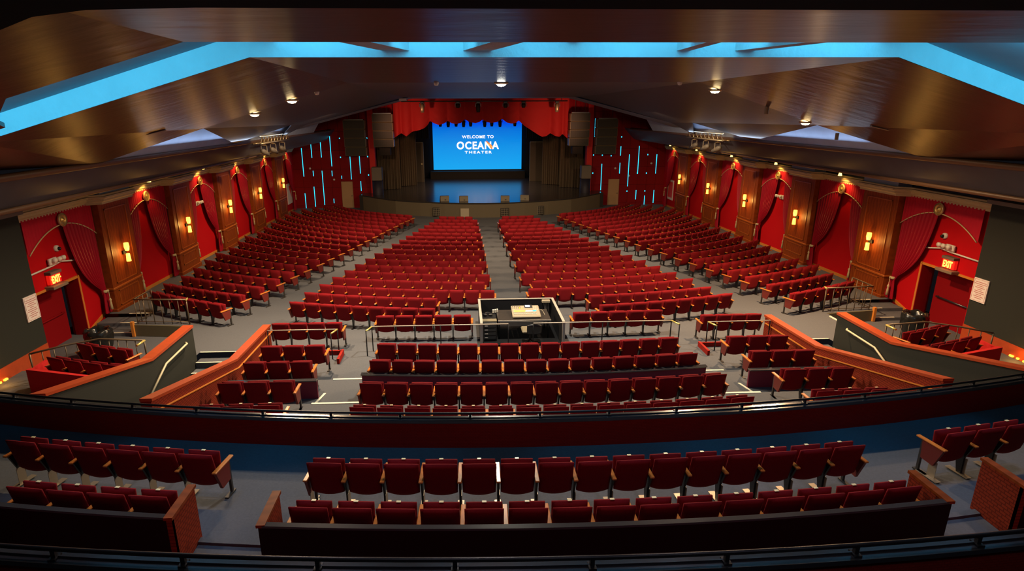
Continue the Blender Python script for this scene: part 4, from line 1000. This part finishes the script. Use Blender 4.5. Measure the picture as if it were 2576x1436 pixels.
ROW_D = [(10.04, 19.83, 13.34, 21.45), (9.83, 21.11, 13.27, 22.7), (9.57, 22.35, 13.68, 24.36), (9.32, 23.42, 13.44, 25.54), (9.02, 24.52, 13.42, 26.92), (8.75, 25.7, 13.7, 28.58), (8.45, 26.8, 13.84, 30.14), (8.2, 28.08, 13.62, 31.41), (7.88, 29.15, 13.61, 32.9), (7.58, 30.33, 13.67, 34.48), (7.31, 31.5, 13.78, 36.25), (7.04, 32.7, 13.9, 37.94), (6.78, 33.95, 13.93, 39.61), (6.5, 35.08, 14.07, 41.66), (6.22, 36.24, 14.14, 43.44), (5.94, 37.31, 13.62, 44.49), (5.66, 38.56, 13.07, 45.67), (5.36, 39.68, 12.44, 46.5), (5.09, 41.0, 11.79, 47.35)]
NTH = ['rearmost', 'second-rearmost', 'third-rearmost'] + [o + '-rearmost' for o in ORD[3:]]
for i in range(18):
    Rr = 24 - i * .5
    row(*ROW_B[i], NB[i], None, Rr, f'{NTH[i]} row of the centre-left block', 'seats of the centre-left block')
    row(*ROW_C[i], NB[i], None, Rr, f'{NTH[i]} row of the centre-right block', 'seats of the centre-right block')
for i in range(19):
    Rr = 23 - i * .5
    n = [6, 7, 7, 8, 9, 10, 10, 11, 12, 13, 14, 15, 17, 17, 19, 18, 18, 17, 16][i]
    row(*ROW_A[i], n, None, Rr, f'{NTH[i]} row of the far left block', 'seats of the far left block', (False, True))
    row(*ROW_D[i], n, None, Rr, f'{NTH[i]} row of the far right block', 'seats of the far right block', (True, False))
# rear stalls
row(-4.62, 17.98, -1.55, 17.90, 5, -6.17, 0, 'railed row left of the mixing booth', 'railed seats beside the mixing booth')
row(1.70, 17.95, 4.68, 18.05, 5, -6.17, 0, 'railed row right of the mixing booth', 'railed seats beside the mixing booth')
row(-7.72, 17.45, -5.55, 17.42, 4, -6.17, 0, 'railed row against the left orange wall', 'railed seats beside the orange walls')
row(5.72, 17.45, 7.68, 17.48, 4, -6.17, 0, 'railed row against the right orange wall', 'railed seats beside the orange walls')
G15 = 'seats of the rear stalls in rows of fifteen'
row(-4.25, 15.42, 4.25, 15.42, 15, -6.10, 38, 'row of fifteen right behind the mixing booth', G15)
row(-4.25, 14.02, 4.25, 14.02, 15, -5.99, 38, 'row of fifteen before the long maroon ledge', G15)
row(-4.22, 12.34, 4.27, 12.36, 15, -5.82, 38, 'row of fifteen behind the maroon ledge', G15)
row(-4.20, 11.0, 4.25, 11.0, 15, -5.71, 38, 'row of fifteen nearest the balcony rail', G15, plate=True)
for s in (-1, 1):
    for j, (xi, xo, y, z) in enumerate(((5.62, 7.38, 15.33, -6.08), (5.68, 7.42, 14.10, -6.02), (5.70, 7.44, 12.55, -5.84), (5.52, 7.28, 10.98, -5.62))):
        a, b = sorted((s * xi, s * xo))
        row(a, y, b, y, 3, z, 0, f'{["farthest", "second farthest", "second nearest", "nearest"][j]} short row by the {side(s)} orange wall', 'short rows of three beside the orange walls', plate=j == 3)
    def rr(xo, yo, xi, yi, n, z, d):
        if s < 0: row(-xo, yo, -xi, yi, n, z, 14, d, 'seats in the side boxes')
        else: row(xi, yi, xo, yo, n, z, 14, d, 'seats in the side boxes')
    rr(12.57, 15.92, 10.88, 15.30, 3, -6.08, f'upper row of the {side(s)} side box by the bin')
    rr(12.88, 15.12, 10.52, 14.38, 4, -6.14, f'lower row of the {side(s)} side box by the bin')
# balcony
row(-4.18, 7.69, 4.28, 7.72, 15, -4.87, 42, 'front centre balcony row', 'balcony seats', plate=True)
row(-4.12, 6.54, 4.24, 6.54, 15, -4.77, 42, 'centre balcony row inside the long box', 'balcony seats', plate=True)
row(-10.75, 9.02, -5.58, 7.95, 9, -4.87, 42, 'front balcony row at the left edge', 'balcony seats', plate=True)
row(-9.75, 7.55, -5.70, 6.82, 7, -4.77, 42, 'balcony row in the left box', 'balcony seats', plate=True)
row(5.72, 7.95, 10.9, 9.02, 9, -4.87, 42, 'front balcony row at the right edge', 'balcony seats', plate=True)
row(5.86, 6.84, 9.9, 7.57, 7, -4.77, 42, 'balcony row in the right box', 'balcony seats', plate=True)

def in_view(x, y, z):
    d = Vector((x, y, z)) - cam_p; zz = d.dot(fw)
    px = 1230.17 + 1498.9 * d.dot(rt2) / zz; py = 730.13 - 1498.9 * d.dot(up2) / zz
    return -25 < px < 2601 and -30 < py < 1440
SEATS = [q for q in SEATS if in_view(q[1], q[2], q[3] + .7)]
SEATS.sort(key=lambda q: q[0])
N_SINGLE = 300
for q in SEATS[:N_SINGLE]:
    d, x, y, z, rz, sx, lab, grp, first, last, plate, aisle = q
    t = thing('theatre_seat', lab, 'seat', (x, y, z), rz, grp); t.scale = (sx, 1, 1)
    for k, (me, m) in HI.items():
        if k in ('number_plate', 'foot_plate') and not plate: continue
        if k == 'support' and first and aisle[0]: continue
        o = bpy.data.objects.new(k, me); COL.objects.link(o); o.parent = t
    def extra(nm, me):
        o = bpy.data.objects.new(nm, me); COL.objects.link(o); o.parent = t
    if first and aisle[0]: extra('end_panel', END['panelL']); extra('end_leg', END['legL'])
    if last:
        extra('armrest', END['armrest'])
        if aisle[1]: extra('end_panel', END['panelR']); extra('end_leg', END['legR'])
        else: extra('support', END['support'])
# the seats beyond the nearest three hundred
big = MB(); FM = ['seat_fabric', 'arm_wood', 'black_metal', 'maroon_board', 'steel_dark']
for d, x, y, z, rz, sx, lab, grp, first, last, plate, aisle in SEATS[N_SINGLE:]:
    c, s_ = math.cos(rz), math.sin(rz)
    def put(mb, mi):
        big.add([(x + (vx * sx) * c - vy * s_, y + (vx * sx) * s_ + vy * c, z + vz) for vx, vy, vz in mb.v], mb.f, mi, mb.sm[0])
    put(LO['backrest'][0], 0); put(LO['seat_cushion'][0], 0); put(LO['armrest'][0], 1); put(LO['support'][0], 2)
    if last:
        m1 = MB(); m1.box(HP - .034, HP + .034, -.05, .47, .572, .602); put(m1, 1)
    for fl_, a_, s2 in ((first, aisle[0], -1), (last, aisle[1], 1)):
        if fl_ and a_:
            m1 = MB(); X_ = s2 * HP; m1.prism([(-.02, .565), (.35, .565), (.33, .26), (.10, .24)], X_ - .022, X_ + .022, 'x'); put(m1, 3)
            m1 = MB(); m1.box(X_ - .02, X_ + .02, .33, .37, 0, .565); m1.box(X_ - .03, X_ + .03, .18, .42, 0, .02); put(m1, 4)
o = big.build('theatre_seats', FM); tag(o, 'mass of red folding seats filling the farther rows towards the stage', 'seats', 'farther seats', 'stuff')
print('SEATS', len(SEATS))

# ================================================================ REAR STALLS: walls, rails, booth
for s in (-1, 1):
    # inner stairwell wall: orange patterned face, orange cap
    prof = [(17.38, -6.20), (14.60, -6.12), (10.0, -5.06)]
    t = thing('stair_wall', f'orange patterned sloping wall between the seats and the {side(s)} stairs', 'low wall', (s * 7.82, 14, -8))
    poly = [(y, z - .05) for y, z in prof] + [(9.8, -5.05), (9.8, -9.3), (17.38, -9.3)]
    mb = MB(); x0, x1 = sorted((s * 7.72, s * 7.92)); mb.prism([(17.38, -6.25), (14.60, -6.17), (10.42, -5.19), (10.42, -9.3), (17.38, -9.3)], x0, x1, 'x'); part(mb, 'panel', 'pattern_orange', t)
    mb = MB(); x0, x1 = sorted((s * 7.70, s * 7.93)); mb.prism([(17.42, -6.25), (14.60, -6.17), (10.42, -5.19), (10.42, -5.13), (14.60, -6.11), (17.42, -6.19)], x0, x1, 'x'); part(mb, 'cap', 'rail_cap', t)
    mb = MB(); x0, x1 = sorted((s * 7.68, s * 7.72)); mb.prism([(17.3, -6.44), (14.62, -6.38), (10.42, -5.42), (10.42, -5.40), (14.62, -6.36), (17.3, -6.42)], x0, x1, 'x'); part(mb, 'moulding', 'trim_wood', t)
    # outer stairwell wall: dark face, orange cap
    t = thing('stair_wall', f'dark sloping wall with an orange cap on the outer side of the {side(s)} stairs', 'low wall', (s * 10.05, 14, -8))
    mb = MB(); x0, x1 = sorted((s * 9.95, s * 10.12)); mb.prism([(17.2, -6.16), (14.75, -6.18), (10.85, -5.24), (10.85, -9.3), (17.2, -9.3)], x0, x1, 'x'); part(mb, 'panel', 'dark_side', t)
    mb = MB(); x0, x1 = sorted((s * 9.92, s * 10.22)); mb.prism([(17.22, -6.16), (14.75, -6.18), (10.85, -5.24), (10.85, -5.18), (14.75, -6.11), (17.22, -6.09)], x0, x1, 'x'); part(mb, 'cap', 'rail_cap', t)
    t = thing('handrail', f'pale bent handrail on the dark wall of the {side(s)} stairs', 'handrail', (s * 9.86, 15.4, -6.8))
    mb = MB(); mb.tube([(s * 9.93, 16.62, -6.42), (s * 9.86, 16.55, -6.42), (s * 9.86, 15.25, -6.48), (s * 9.86, 14.1, -7.0)], .028, 8); part(mb, 'rail', 'handrail', t)
    for y, z in ((16.2, -6.44), (15.1, -6.54), (14.3, -6.9)):
        mb = MB(); mb.tube([(s * 9.86, y, z - .03), (s * 9.95, y, z - .07)], .012, 5); part(mb, 'bracket', 'handrail', t)
    # guard rails at the landing
    def guard(nm, lab, pts, h, ztop_of, zbase_of, nb, mname='rail_bronze', end=None, bottom=True):
        x_, y_ = pts[0]; t = thing('guard_rail', lab, 'railing', (x_, y_, zbase_of(y_)))
        mb = MB(); mb.tube([(x, y, ztop_of(y)) for x, y in pts], .026, 6); part(mb, 'top_rail', mname, t)
        if bottom: mb = MB(); mb.tube([(x, y, zbase_of(y) + .10) for x, y in pts], .016, 5); part(mb, 'bottom_rail', mname, t)
        seg = [math.dist(a, b) for a, b in zip(pts, pts[1:])]; tot = sum(seg)
        for k in range(nb + 1):
            dd = tot * k / nb; i = 0
            while i < len(seg) - 1 and dd > seg[i]: dd -= seg[i]; i += 1
            f = min(1, dd / seg[i]); x = pts[i][0] + (pts[i + 1][0] - pts[i][0]) * f; y = pts[i][1] + (pts[i + 1][1] - pts[i][1]) * f
            big_ = k in (0, nb)
            mb = MB(); mb.tube([(x, y, zbase_of(y)), (x, y, ztop_of(y))], .024 if big_ else .014, 6); part(mb, 'post' if big_ else 'baluster', mname, t)
        if end:
            mb = MB(); mb.tube(end, .03, 6); part(mb, 'end_bar', 'brass_end', t, 'polished end bar')
    guard('r', f'bronze guard rail above the {side(s)} landing, beside the first seat row', [(s * 11.45, 20.25), (s * 13.3, 20.38), (s * 13.3, 21.6)], .8, lambda y: -6.22, lambda y: fl(y), 10, end=[(s * 11.42, 20.2, -6.22), (s * 11.48, 20.42, -6.22)])
    guard('r', f'thin bronze rail between the {side(s)} side box seats and the landing', [(s * 10.95, 16.35), (s * 12.3, 16.55), (s * 13.0, 16.1), (s * 13.55, 15.5)], .8, lambda y: -6.22, lambda y: -7.0, 11, end=[(s * 10.93, 16.35, -6.22), (s * 10.95, 15.95, -6.22)])
    # red box wall behind the side box seats
    mb = MB(); mb.prism([(s * 13.1, 14.82), (s * 10.15, 13.95), (s * 10.15, 13.87), (s * 13.15, 14.72)], -7.0, -6.34, 'z')
    mb.prism([(s * 13.1, 14.82), (s * 13.15, 14.72), (s * 13.2, 15.5), (s * 13.12, 15.5)], -7.0, -6.40, 'z')
    centred(mb, 'box_wall', 'bright_red', f'red low wall around the {side(s)} side box', 'low wall')
    mb = MB(); mb.prism([(s * 14.6, 14.35), (s * 12.3, 13.45), (s * 10.15, 12.6), (s * 10.15, 12.5), (s * 12.35, 13.35), (s * 14.6, 14.25)], -7.1, -6.62, 'z')
    centred(mb, 'box_wall', 'maroon_panel', f'dark maroon low wall in front of the {side(s)} side box', 'low wall')
    for k, (y0_, y1_) in enumerate(((15.75, 15.95), (16.1, 16.16), (16.28, 16.4))):
        mb = MB(); a, b = sorted((s * 14.50, s * 14.55)); mb.box(a, b, y0_ - .6, y1_ - .6, -7.08, -7.03)
        centred(mb, 'step_light', 'step_light', f'small orange floor light at the foot of the {side(s)} dark wall, {["nearest", "middle", "farthest"][k]} of three', 'light')
    light('POINT', 'step_lamp', (s * 14.3, 15.4, -6.9), 6, (1, .45, .08), size=.1)
    # bin with its bag
    bx, by = s * 13.45, 18.35
    t = thing('rubbish_bin', f'round bin with a black plastic bag by the {side(s)} exit door', 'bin', (bx, by, -7.55))
    mb = MB(); mb.lathe([(0, 0), (.27, 0), (.33, .80), (.30, .82)], (bx, by, -7.55), 'z', 24); part(mb, 'can', 'bin_grey', t)
    mb = MB(); n = 40; prof = [(.34, .36), (.385, .55), (.40, .80), (.39, .95), (.33, 1.0), (.26, .93), (.20, .75)]; g = []
    for k in range(n + 1):
        a = 2 * math.pi * k / n; col = []
        for j, (r, h) in enumerate(prof):
            w_ = 1 + .05 * math.sin(a * 9 + j * 1.3) + .03 * math.sin(a * 17 + j * 2.1)
            col.append((bx + r * w_ * math.cos(a), by + r * w_ * math.sin(a), -7.55 + h + .03 * math.sin(a * 5 + j)))
        g.append(col)
    mb.sheet(g, 0, 0, True); part(mb, 'bag', 'bag_black', t)
    # rails in front of the railed rows
    def thin_rail(lab, x0, x1, y, endx, zr=-6.22):
        t = thing('barrier_rail', lab, 'railing', ((x0 + x1) / 2, y, -7.02))
        mb = MB(); mb.tube([(x0, y, zr), (x1, y, zr)], .018, 6); part(mb, 'top_rail', 'booth_edge', t)
        for x in {x0, x1, (x0 + x1) / 2 if abs(x1 - x0) > 3 else x0}:
            mb = MB(); mb.tube([(x, y, -7.02), (x, y, zr)], .018, 6); part(mb, 'post', 'black_metal', t)
        sg = 1 if endx == x1 else -1; ex = endx + sg * (.12 if abs(endx) < 5 else -.12)
        mb = MB(); mb.tube([(endx, y, zr), (ex, y - .38, zr)], .024, 6); part(mb, 'end_bar', 'brass_end', t, 'polished end bar')
        mb = MB(); mb.tube([(ex, y - .38, -7.02), (ex, y - .38, zr)], .018, 6); part(mb, 'post', 'black_metal', t)
    if s < 0:
        thin_rail('slim rail in front of the seats left of the mixing booth', -4.60, -.45, 17.12, -4.60)
        thin_rail('slim rail in front of the seats by the left orange wall', -7.66, -5.60, 16.95, -5.60)
    else:
        thin_rail('slim rail in front of the seats right of the mixing booth', .32, 4.62, 17.14, 4.62)
        thin_rail('slim rail in front of the seats by the right orange wall', 5.70, 7.66, 16.95, 5.70)
    a, b = sorted((s * 5.45, s * 5.52)); mb = MB(); mb.box(a, b, 16.2, 16.95, -7.02, -6.86); a, b = sorted((s * 5.5, s * 7.7)); mb.box(a, b, 16.88, 16.95, -7.02, -6.88)
    centred(mb, 'kerb', 'pattern_red', f'low red kerb under the rail by the {side(s)} orange wall', 'kerb')
    # short ledge walls behind the second short row
    a, b = sorted((s * 5.50, s * 7.7)); t = thing('seat_ledge', f'short maroon ledge wall behind the short seat row at the {side(s)}', 'low wall', (s * 6.6, 13.75, -6.88))
    mb = MB(); mb.box(a, b, 13.74, 13.80, -6.88, -6.40); part(mb, 'panel', 'maroon_panel', t)
    mb = MB(); mb.box(a, b, 13.70, 13.84, -6.40, -6.37); part(mb, 'cap', 'dark_ledge', t)
# long ledge wall behind the second row of fifteen
t = thing('seat_ledge', 'long curved maroon ledge wall across the middle of the rear stalls', 'low wall', (0, 13.6, -6.88))
mb = arcslab(13.60, 13.66, -6.88, -6.32, -4.40, 4.40, 12, .013); part(mb, 'panel', 'maroon_panel', t)
mb = arcslab(13.57, 13.70, -6.32, -6.29, -4.42, 4.42, 12, .013); part(mb, 'cap', 'dark_ledge', t)
mb = arcslab(10.30, 10.36, -6.55, -6.10, -4.35, 4.35, 12, .013); centred(mb, 'seat_ledge', 'maroon_panel', 'low maroon wall behind the seat row nearest the balcony rail', 'low wall')

# ---- mixing booth
t = thing('mixing_booth', 'black open-backed mixing booth in the centre of the stalls', 'booth', (0, 18.4, -7.05))
mb = MB(); mb.box(-1.30, -1.24, 17.2, 19.65, -7.08, -6.22); mb.box(-1.24, -1.20, 17.2, 17.26, -7.08, -6.22); part(mb, 'side_wall', 'booth_black', t)
mb = MB(); mb.box(1.24, 1.30, 17.2, 19.65, -7.08, -6.22); part(mb, 'side_wall', 'booth_black', t)
mb = MB(); mb.box(-1.24, 1.24, 19.59, 19.65, -7.1, -6.22); part(mb, 'back_wall', 'booth_black', t)
mb = MB(); mb.box(-1.31, -1.23, 17.19, 19.66, -6.22, -6.20); mb.box(1.23, 1.31, 17.19, 19.66, -6.22, -6.20); mb.box(-1.23, 1.23, 19.58, 19.66, -6.22, -6.20); part(mb, 'edge_trim', 'booth_edge', t)
mb = MB(); mb.box(-1.31, -1.23, 17.16, 17.2, -7.05, -6.22); mb.box(1.23, 1.31, 17.16, 17.2, -7.05, -6.22); part(mb, 'corner_post', 'booth_edge', t)
mb = MB(); mb.box(-1.23, 1.23, 17.25, 19.59, -7.05, -7.02); part(mb, 'floor_mat', 'booth_black', t)
t = thing('mixing_desk', 'dark desk carrying the mixing console inside the booth', 'desk', (.1, 18.4, -7.02))
mb = MB(); mb.box(-.72, .98, 17.88, 18.95, -6.42, -6.38); part(mb, 'top', 'desk_top', t)
mb = MB(); mb.box(-.72, .98, 17.86, 17.88, -6.43, -6.375); part(mb, 'edge', 'booth_edge', t)
for x, y in ((-.68, 17.95), (.9, 17.95), (-.68, 18.85), (.9, 18.85)):
    mb = MB(); mb.tube([(x, y, -7.02), (x, y, -6.42)], .02, 6); part(mb, 'leg', 'black_metal', t)
t = thing('equipment_rack', 'black equipment rack at the left side of the booth', 'rack', (-1.0, 18.2, -7.02))
mb = MB(); mb.bbox(-1.22, -.76, 17.75, 18.75, -7.02, -6.40, .01); part(mb, 'case', 'booth_black', t)
for k in range(4):
    mb = MB(); mb.box(-1.18, -.80, 17.72, 17.75, -6.55 - k * .13, -6.45 - k * .13)
    c = part(mb, 'rack_unit', 'console_dark', t)
    g = MB(); g.box(-1.15, -1.05, 17.712, 17.72, -6.51 - k * .13, -6.49 - k * .13); g.build('status_light', ['paper'], c, tuple(t.location))
mb = MB(); mb.box(-1.22, -.76, 17.85, 18.1, -6.40, -6.385); part(mb, 'shelf_edge', 'speaker_case', t)
# digital console
t = thing('mixing_console', 'grey digital mixing console with glowing yellow and white keys', 'console', (.22, 18.42, -6.38))
def tilt(mb, ang=.16, pivot=(0, 18.05, -6.36)):
    c, s_ = math.cos(ang), math.sin(ang)
    mb.v = [(x, pivot[1] + (y - pivot[1]) * c - (z - pivot[2]) * s_, pivot[2] + (y - pivot[1]) * s_ + (z - pivot[2]) * c) for x, y, z in mb.v]; return mb
x0, x1, y0, y1 = -.24, .68, 18.02, 18.80
mb = MB(); mb.bbox(x0, x1, y0, y1, -6.37, -6.29, .025); part(tilt(mb), 'body', 'console_case', t)
mb = MB(); mb.bbox(.20, .46, 18.60, 18.78, -6.29, -6.27, .005); part(tilt(mb), 'display_bezel', 'console_dark', t)
mb = MB(); mb.box(.23, .38, 18.63, 18.75, -6.27, -6.266); part(tilt(mb), 'display', 'glow_blue', t)
mb = MB(); mb.box(-.17, .20, 18.36, 18.41, -6.29, -6.283); part(tilt(mb), 'key_row', 'glow_yellow', t, 'glowing yellow key row')
mb = MB(); mb.box(.22, .43, 18.36, 18.41, -6.29, -6.283); part(tilt(mb), 'key_row', 'glow_white', t, 'glowing white key row')
mb = MB(); mb.box(.45, .56, 18.36, 18.41, -6.29, -6.283); part(tilt(mb), 'key_row', 'led', t, 'glowing cyan key row')
for x, y in ((-.17, 18.46), (-.18, 18.32), (.19, 18.33), (.42, 18.74)):
    mb = MB(); mb.box(x, x + .02, y, y + .03, -6.29, -6.282); part(tilt(mb), 'indicator', 'glow_green', t)
mb = MB(); mb.box(.02, .05, 18.55, 18.66, -6.29, -6.282); mb.box(.09, .12, 18.53, 18.58, -6.29, -6.282); part(tilt(mb), 'indicator', 'glow_orange', t)
for k in range(24):
    x = -.18 + k * .0315
    mb = MB(); mb.box(x - .002, x + .002, 18.12, 18.30, -6.29, -6.287, 0); mb.box(x - .008, x + .008, 18.17 + .02 * math.sin(k), 18.20 + .02 * math.sin(k), -6.29, -6.275, 1); part(tilt(mb), 'fader', ['console_dark', 'paper'], t)
for k in range(10):
    mb = MB(); x = -.19 + (k % 5) * .06; y = 18.60 + (k // 5) * .09; mb.lathe([(.014, 0), (.012, .02), (0, .02)], (x, y, -6.29), 'z', 8); part(tilt(mb), 'knob', 'console_dark', t)
for k in range(8):
    mb = MB(); x = .50 + (k % 3) * .055; y = 18.46 + (k // 3) * .09; mb.lathe([(.014, 0), (.012, .02), (0, .02)], (x, y, -6.29), 'z', 8); part(tilt(mb), 'knob', 'paper', t)
t = thing('headphones', 'black headphones lying on the rack at the left of the booth', 'headphones', (-1.02, 18.45, -6.40))
for dx in (-.09, .09):
    mb = MB(); mb.lathe([(0, 0), (.07, 0), (.075, .03), (.05, .06), (0, .06)], (-1.02 + dx, 18.42, -6.38), 'z', 14); part(mb, 'ear_cup', 'booth_black', t)
mb = MB(); mb.tube([(-1.02 + .11 * math.cos(a), 18.46 + .16 * math.sin(a), -6.35) for a in [math.pi * k / 10 for k in range(11)]], .018, 6); part(mb, 'headband', 'booth_black', t)
t = thing('radio_set', 'white radios in a charger at the back left of the booth', 'radio', (-.72, 18.68, -6.38))
for k in range(3):
    mb = MB(); mb.bbox(-.86 + k * .07, -.81 + k * .07, 18.62 + k * .03, 18.68 + k * .03, -6.38, -6.26, .01); part(mb, 'handset', 'white_plastic', t)
t = thing('junction_box', 'pale power box on the inner back corner of the booth', 'box', (1.05, 19.5, -6.30))
mb = MB(); mb.bbox(.9, 1.18, 19.45, 19.585, -6.33, -6.24, .01); part(mb, 'box', 'console_case', t)
mb = MB()
for k in range(4): mb.tube([(.96 + k * .05, 19.46, -6.33), (.98 + k * .04, 19.3, -6.6), (1.0 + k * .03, 19.1, -7.0)], .008, 5)
part(mb, 'cables', 'black_metal', t)
mb = MB(); mb.tube([(.66, 18.6, -6.27), (.76, 18.62, -6.28), (.82, 18.5, -6.33), (.84, 18.3, -6.376)], .008, 5); centred(mb, 'console_cable', 'console_case', 'pale cable curling from the right end of the mixing console', 'cable')
# office chair in the booth
t = thing('office_chair', 'black swivel chair with a pale seat in the mixing booth', 'chair', (.30, 17.30, -7.02))
mb = MB(); mb.bbox(.0, .55, 17.30, 17.80, -6.62, -6.54, .03); part(mb, 'seat', 'speaker_case', t)
mb = MB(); v, f = pad(.23, -6.62, -6.26, .07, 17.16, .12, 10, 8, .05, .03); v = [(x + .36, y, z) for x, y, z in v]; mb.add(v, f, 0, True); part(mb, 'backrest', 'booth_black', t)
mb = MB(); mb.tube([(.27, 17.55, -6.95), (.27, 17.55, -6.62)], .03, 8); part(mb, 'pedestal', 'black_metal', t)
for k in range(5):
    a = 2 * math.pi * k / 5; mb = MB(); mb.tube([(.27, 17.55, -6.93), (.27 + .26 * math.cos(a), 17.55 + .26 * math.sin(a), -6.98)], .02, 6); part(mb, 'leg', 'black_metal', t)
mb = MB(); mb.tube([(.36, 17.2, -6.62), (.30, 17.4, -6.66)], .02, 6); part(mb, 'back_arm', 'black_metal', t)

# ================================================================ BALCONY
def parapet(lab, y0, z_floor, z_led, z_rail, th, xa, xb, posts, facem, down, ro):
    t = thing('balcony_parapet', lab, 'parapet', (0, y0, z_floor))
    n = int((xb - xa) / .6)
    mb = arcslab(y0, y0 + th, down, z_led - .05, xa, xb, n); part(mb, 'wall', facem, t)
    mb = arcslab(y0 - .03, y0 + th + .02, z_led - .05, z_led, xa, xb, n)
    part(mb, 'ledge', 'dark_ledge', t)
    mb = arcslab(y0 + th * .45, y0 + th * .6, z_led, z_led + .022, xa, xb, n); part(mb, 'ledge_bead', 'dark_ledge', t)
    st = [xa + (xb - xa) * i / n for i in range(n + 1)]
    mb = MB(); mb.tube([(x, arc(y0 + ro, x), z_rail) for x in st], .022, 8); part(mb, 'rail', 'rail_dark', t)
    for x in posts:
        mb = MB(); mb.box(x - .02, x + .02, arc(y0 + ro - .02, x), arc(y0 + ro + .02, x), z_led, z_rail); mb.box(x - .035, x + .035, arc(y0 + ro - .05, x), arc(y0 + ro + .05, x), z_led, z_led + .02); part(mb, 'post', 'rail_dark', t)
parapet('dark red curved parapet with black rail in front of the balcony seats', 9.36, -5.75, -5.20, -5.12, .14, -13.8, 13.8, [-2.98 + 1.24 * k for k in range(-8, 12)], 'pattern_red', -7.2, .10)
parapet('nearest curved parapet with black rail along the bottom of the view', 4.36, -5.2, -3.96, -3.86, .11, -9, 9, [-1.95 + 1.24 * k for k in range(-5, 8)], 'pattern_red', -5.64, .045)
# boxes around the balcony's rear rows
def seat_box(lab, x0, x1, y0, ends, k=K):
    t = thing('seat_box', lab, 'low wall', ((x0 + x1) / 2, y0, -5.64)); n = max(4, int((x1 - x0) / .6))
    part(arcslab(y0, y0 + .05, -5.64, -4.84, x0, x1, n), 'back_panel', 'box_dark', t)
    part(arcslab(y0 - .015, y0 + .065, -4.84, -4.81, x0, x1, n), 'back_cap', 'dark_ledge', t)
    for x, s in ends:
        y = arc(y0, x); a, b = sorted((x, x - s * .07))
        mb = MB(); mb.box(a, b, y, y + .66, -5.64, -4.84); part(mb, 'end_panel', 'pattern_orange', t)
        mb = MB(); mb.box(a - .02, b + .02, y - .02, y + .68, -4.84, -4.80); part(mb, 'end_cap', 'column_wood', t)
seat_box('long dark box wall behind the rear centre balcony row', -4.38, 4.40, 6.03, ((-4.38, -1), (4.40, 1)))
seat_box('dark box wall with orange end behind the left balcony row', -10.5, -5.50, 6.10, ((-5.50, 1),))
seat_box('dark box wall with orange end behind the right balcony row', 5.60, 10.5, 6.14, ((5.60, -1),))
# pale foot plates of the balcony seats
# lights that only lie in the slot are above; shift everything to its height
for o in list(COL.objects):
    if o.parent is None and o.type not in {'LIGHT', 'CAMERA'}: o.location.z += ZO
bpy.context.view_layer.update()
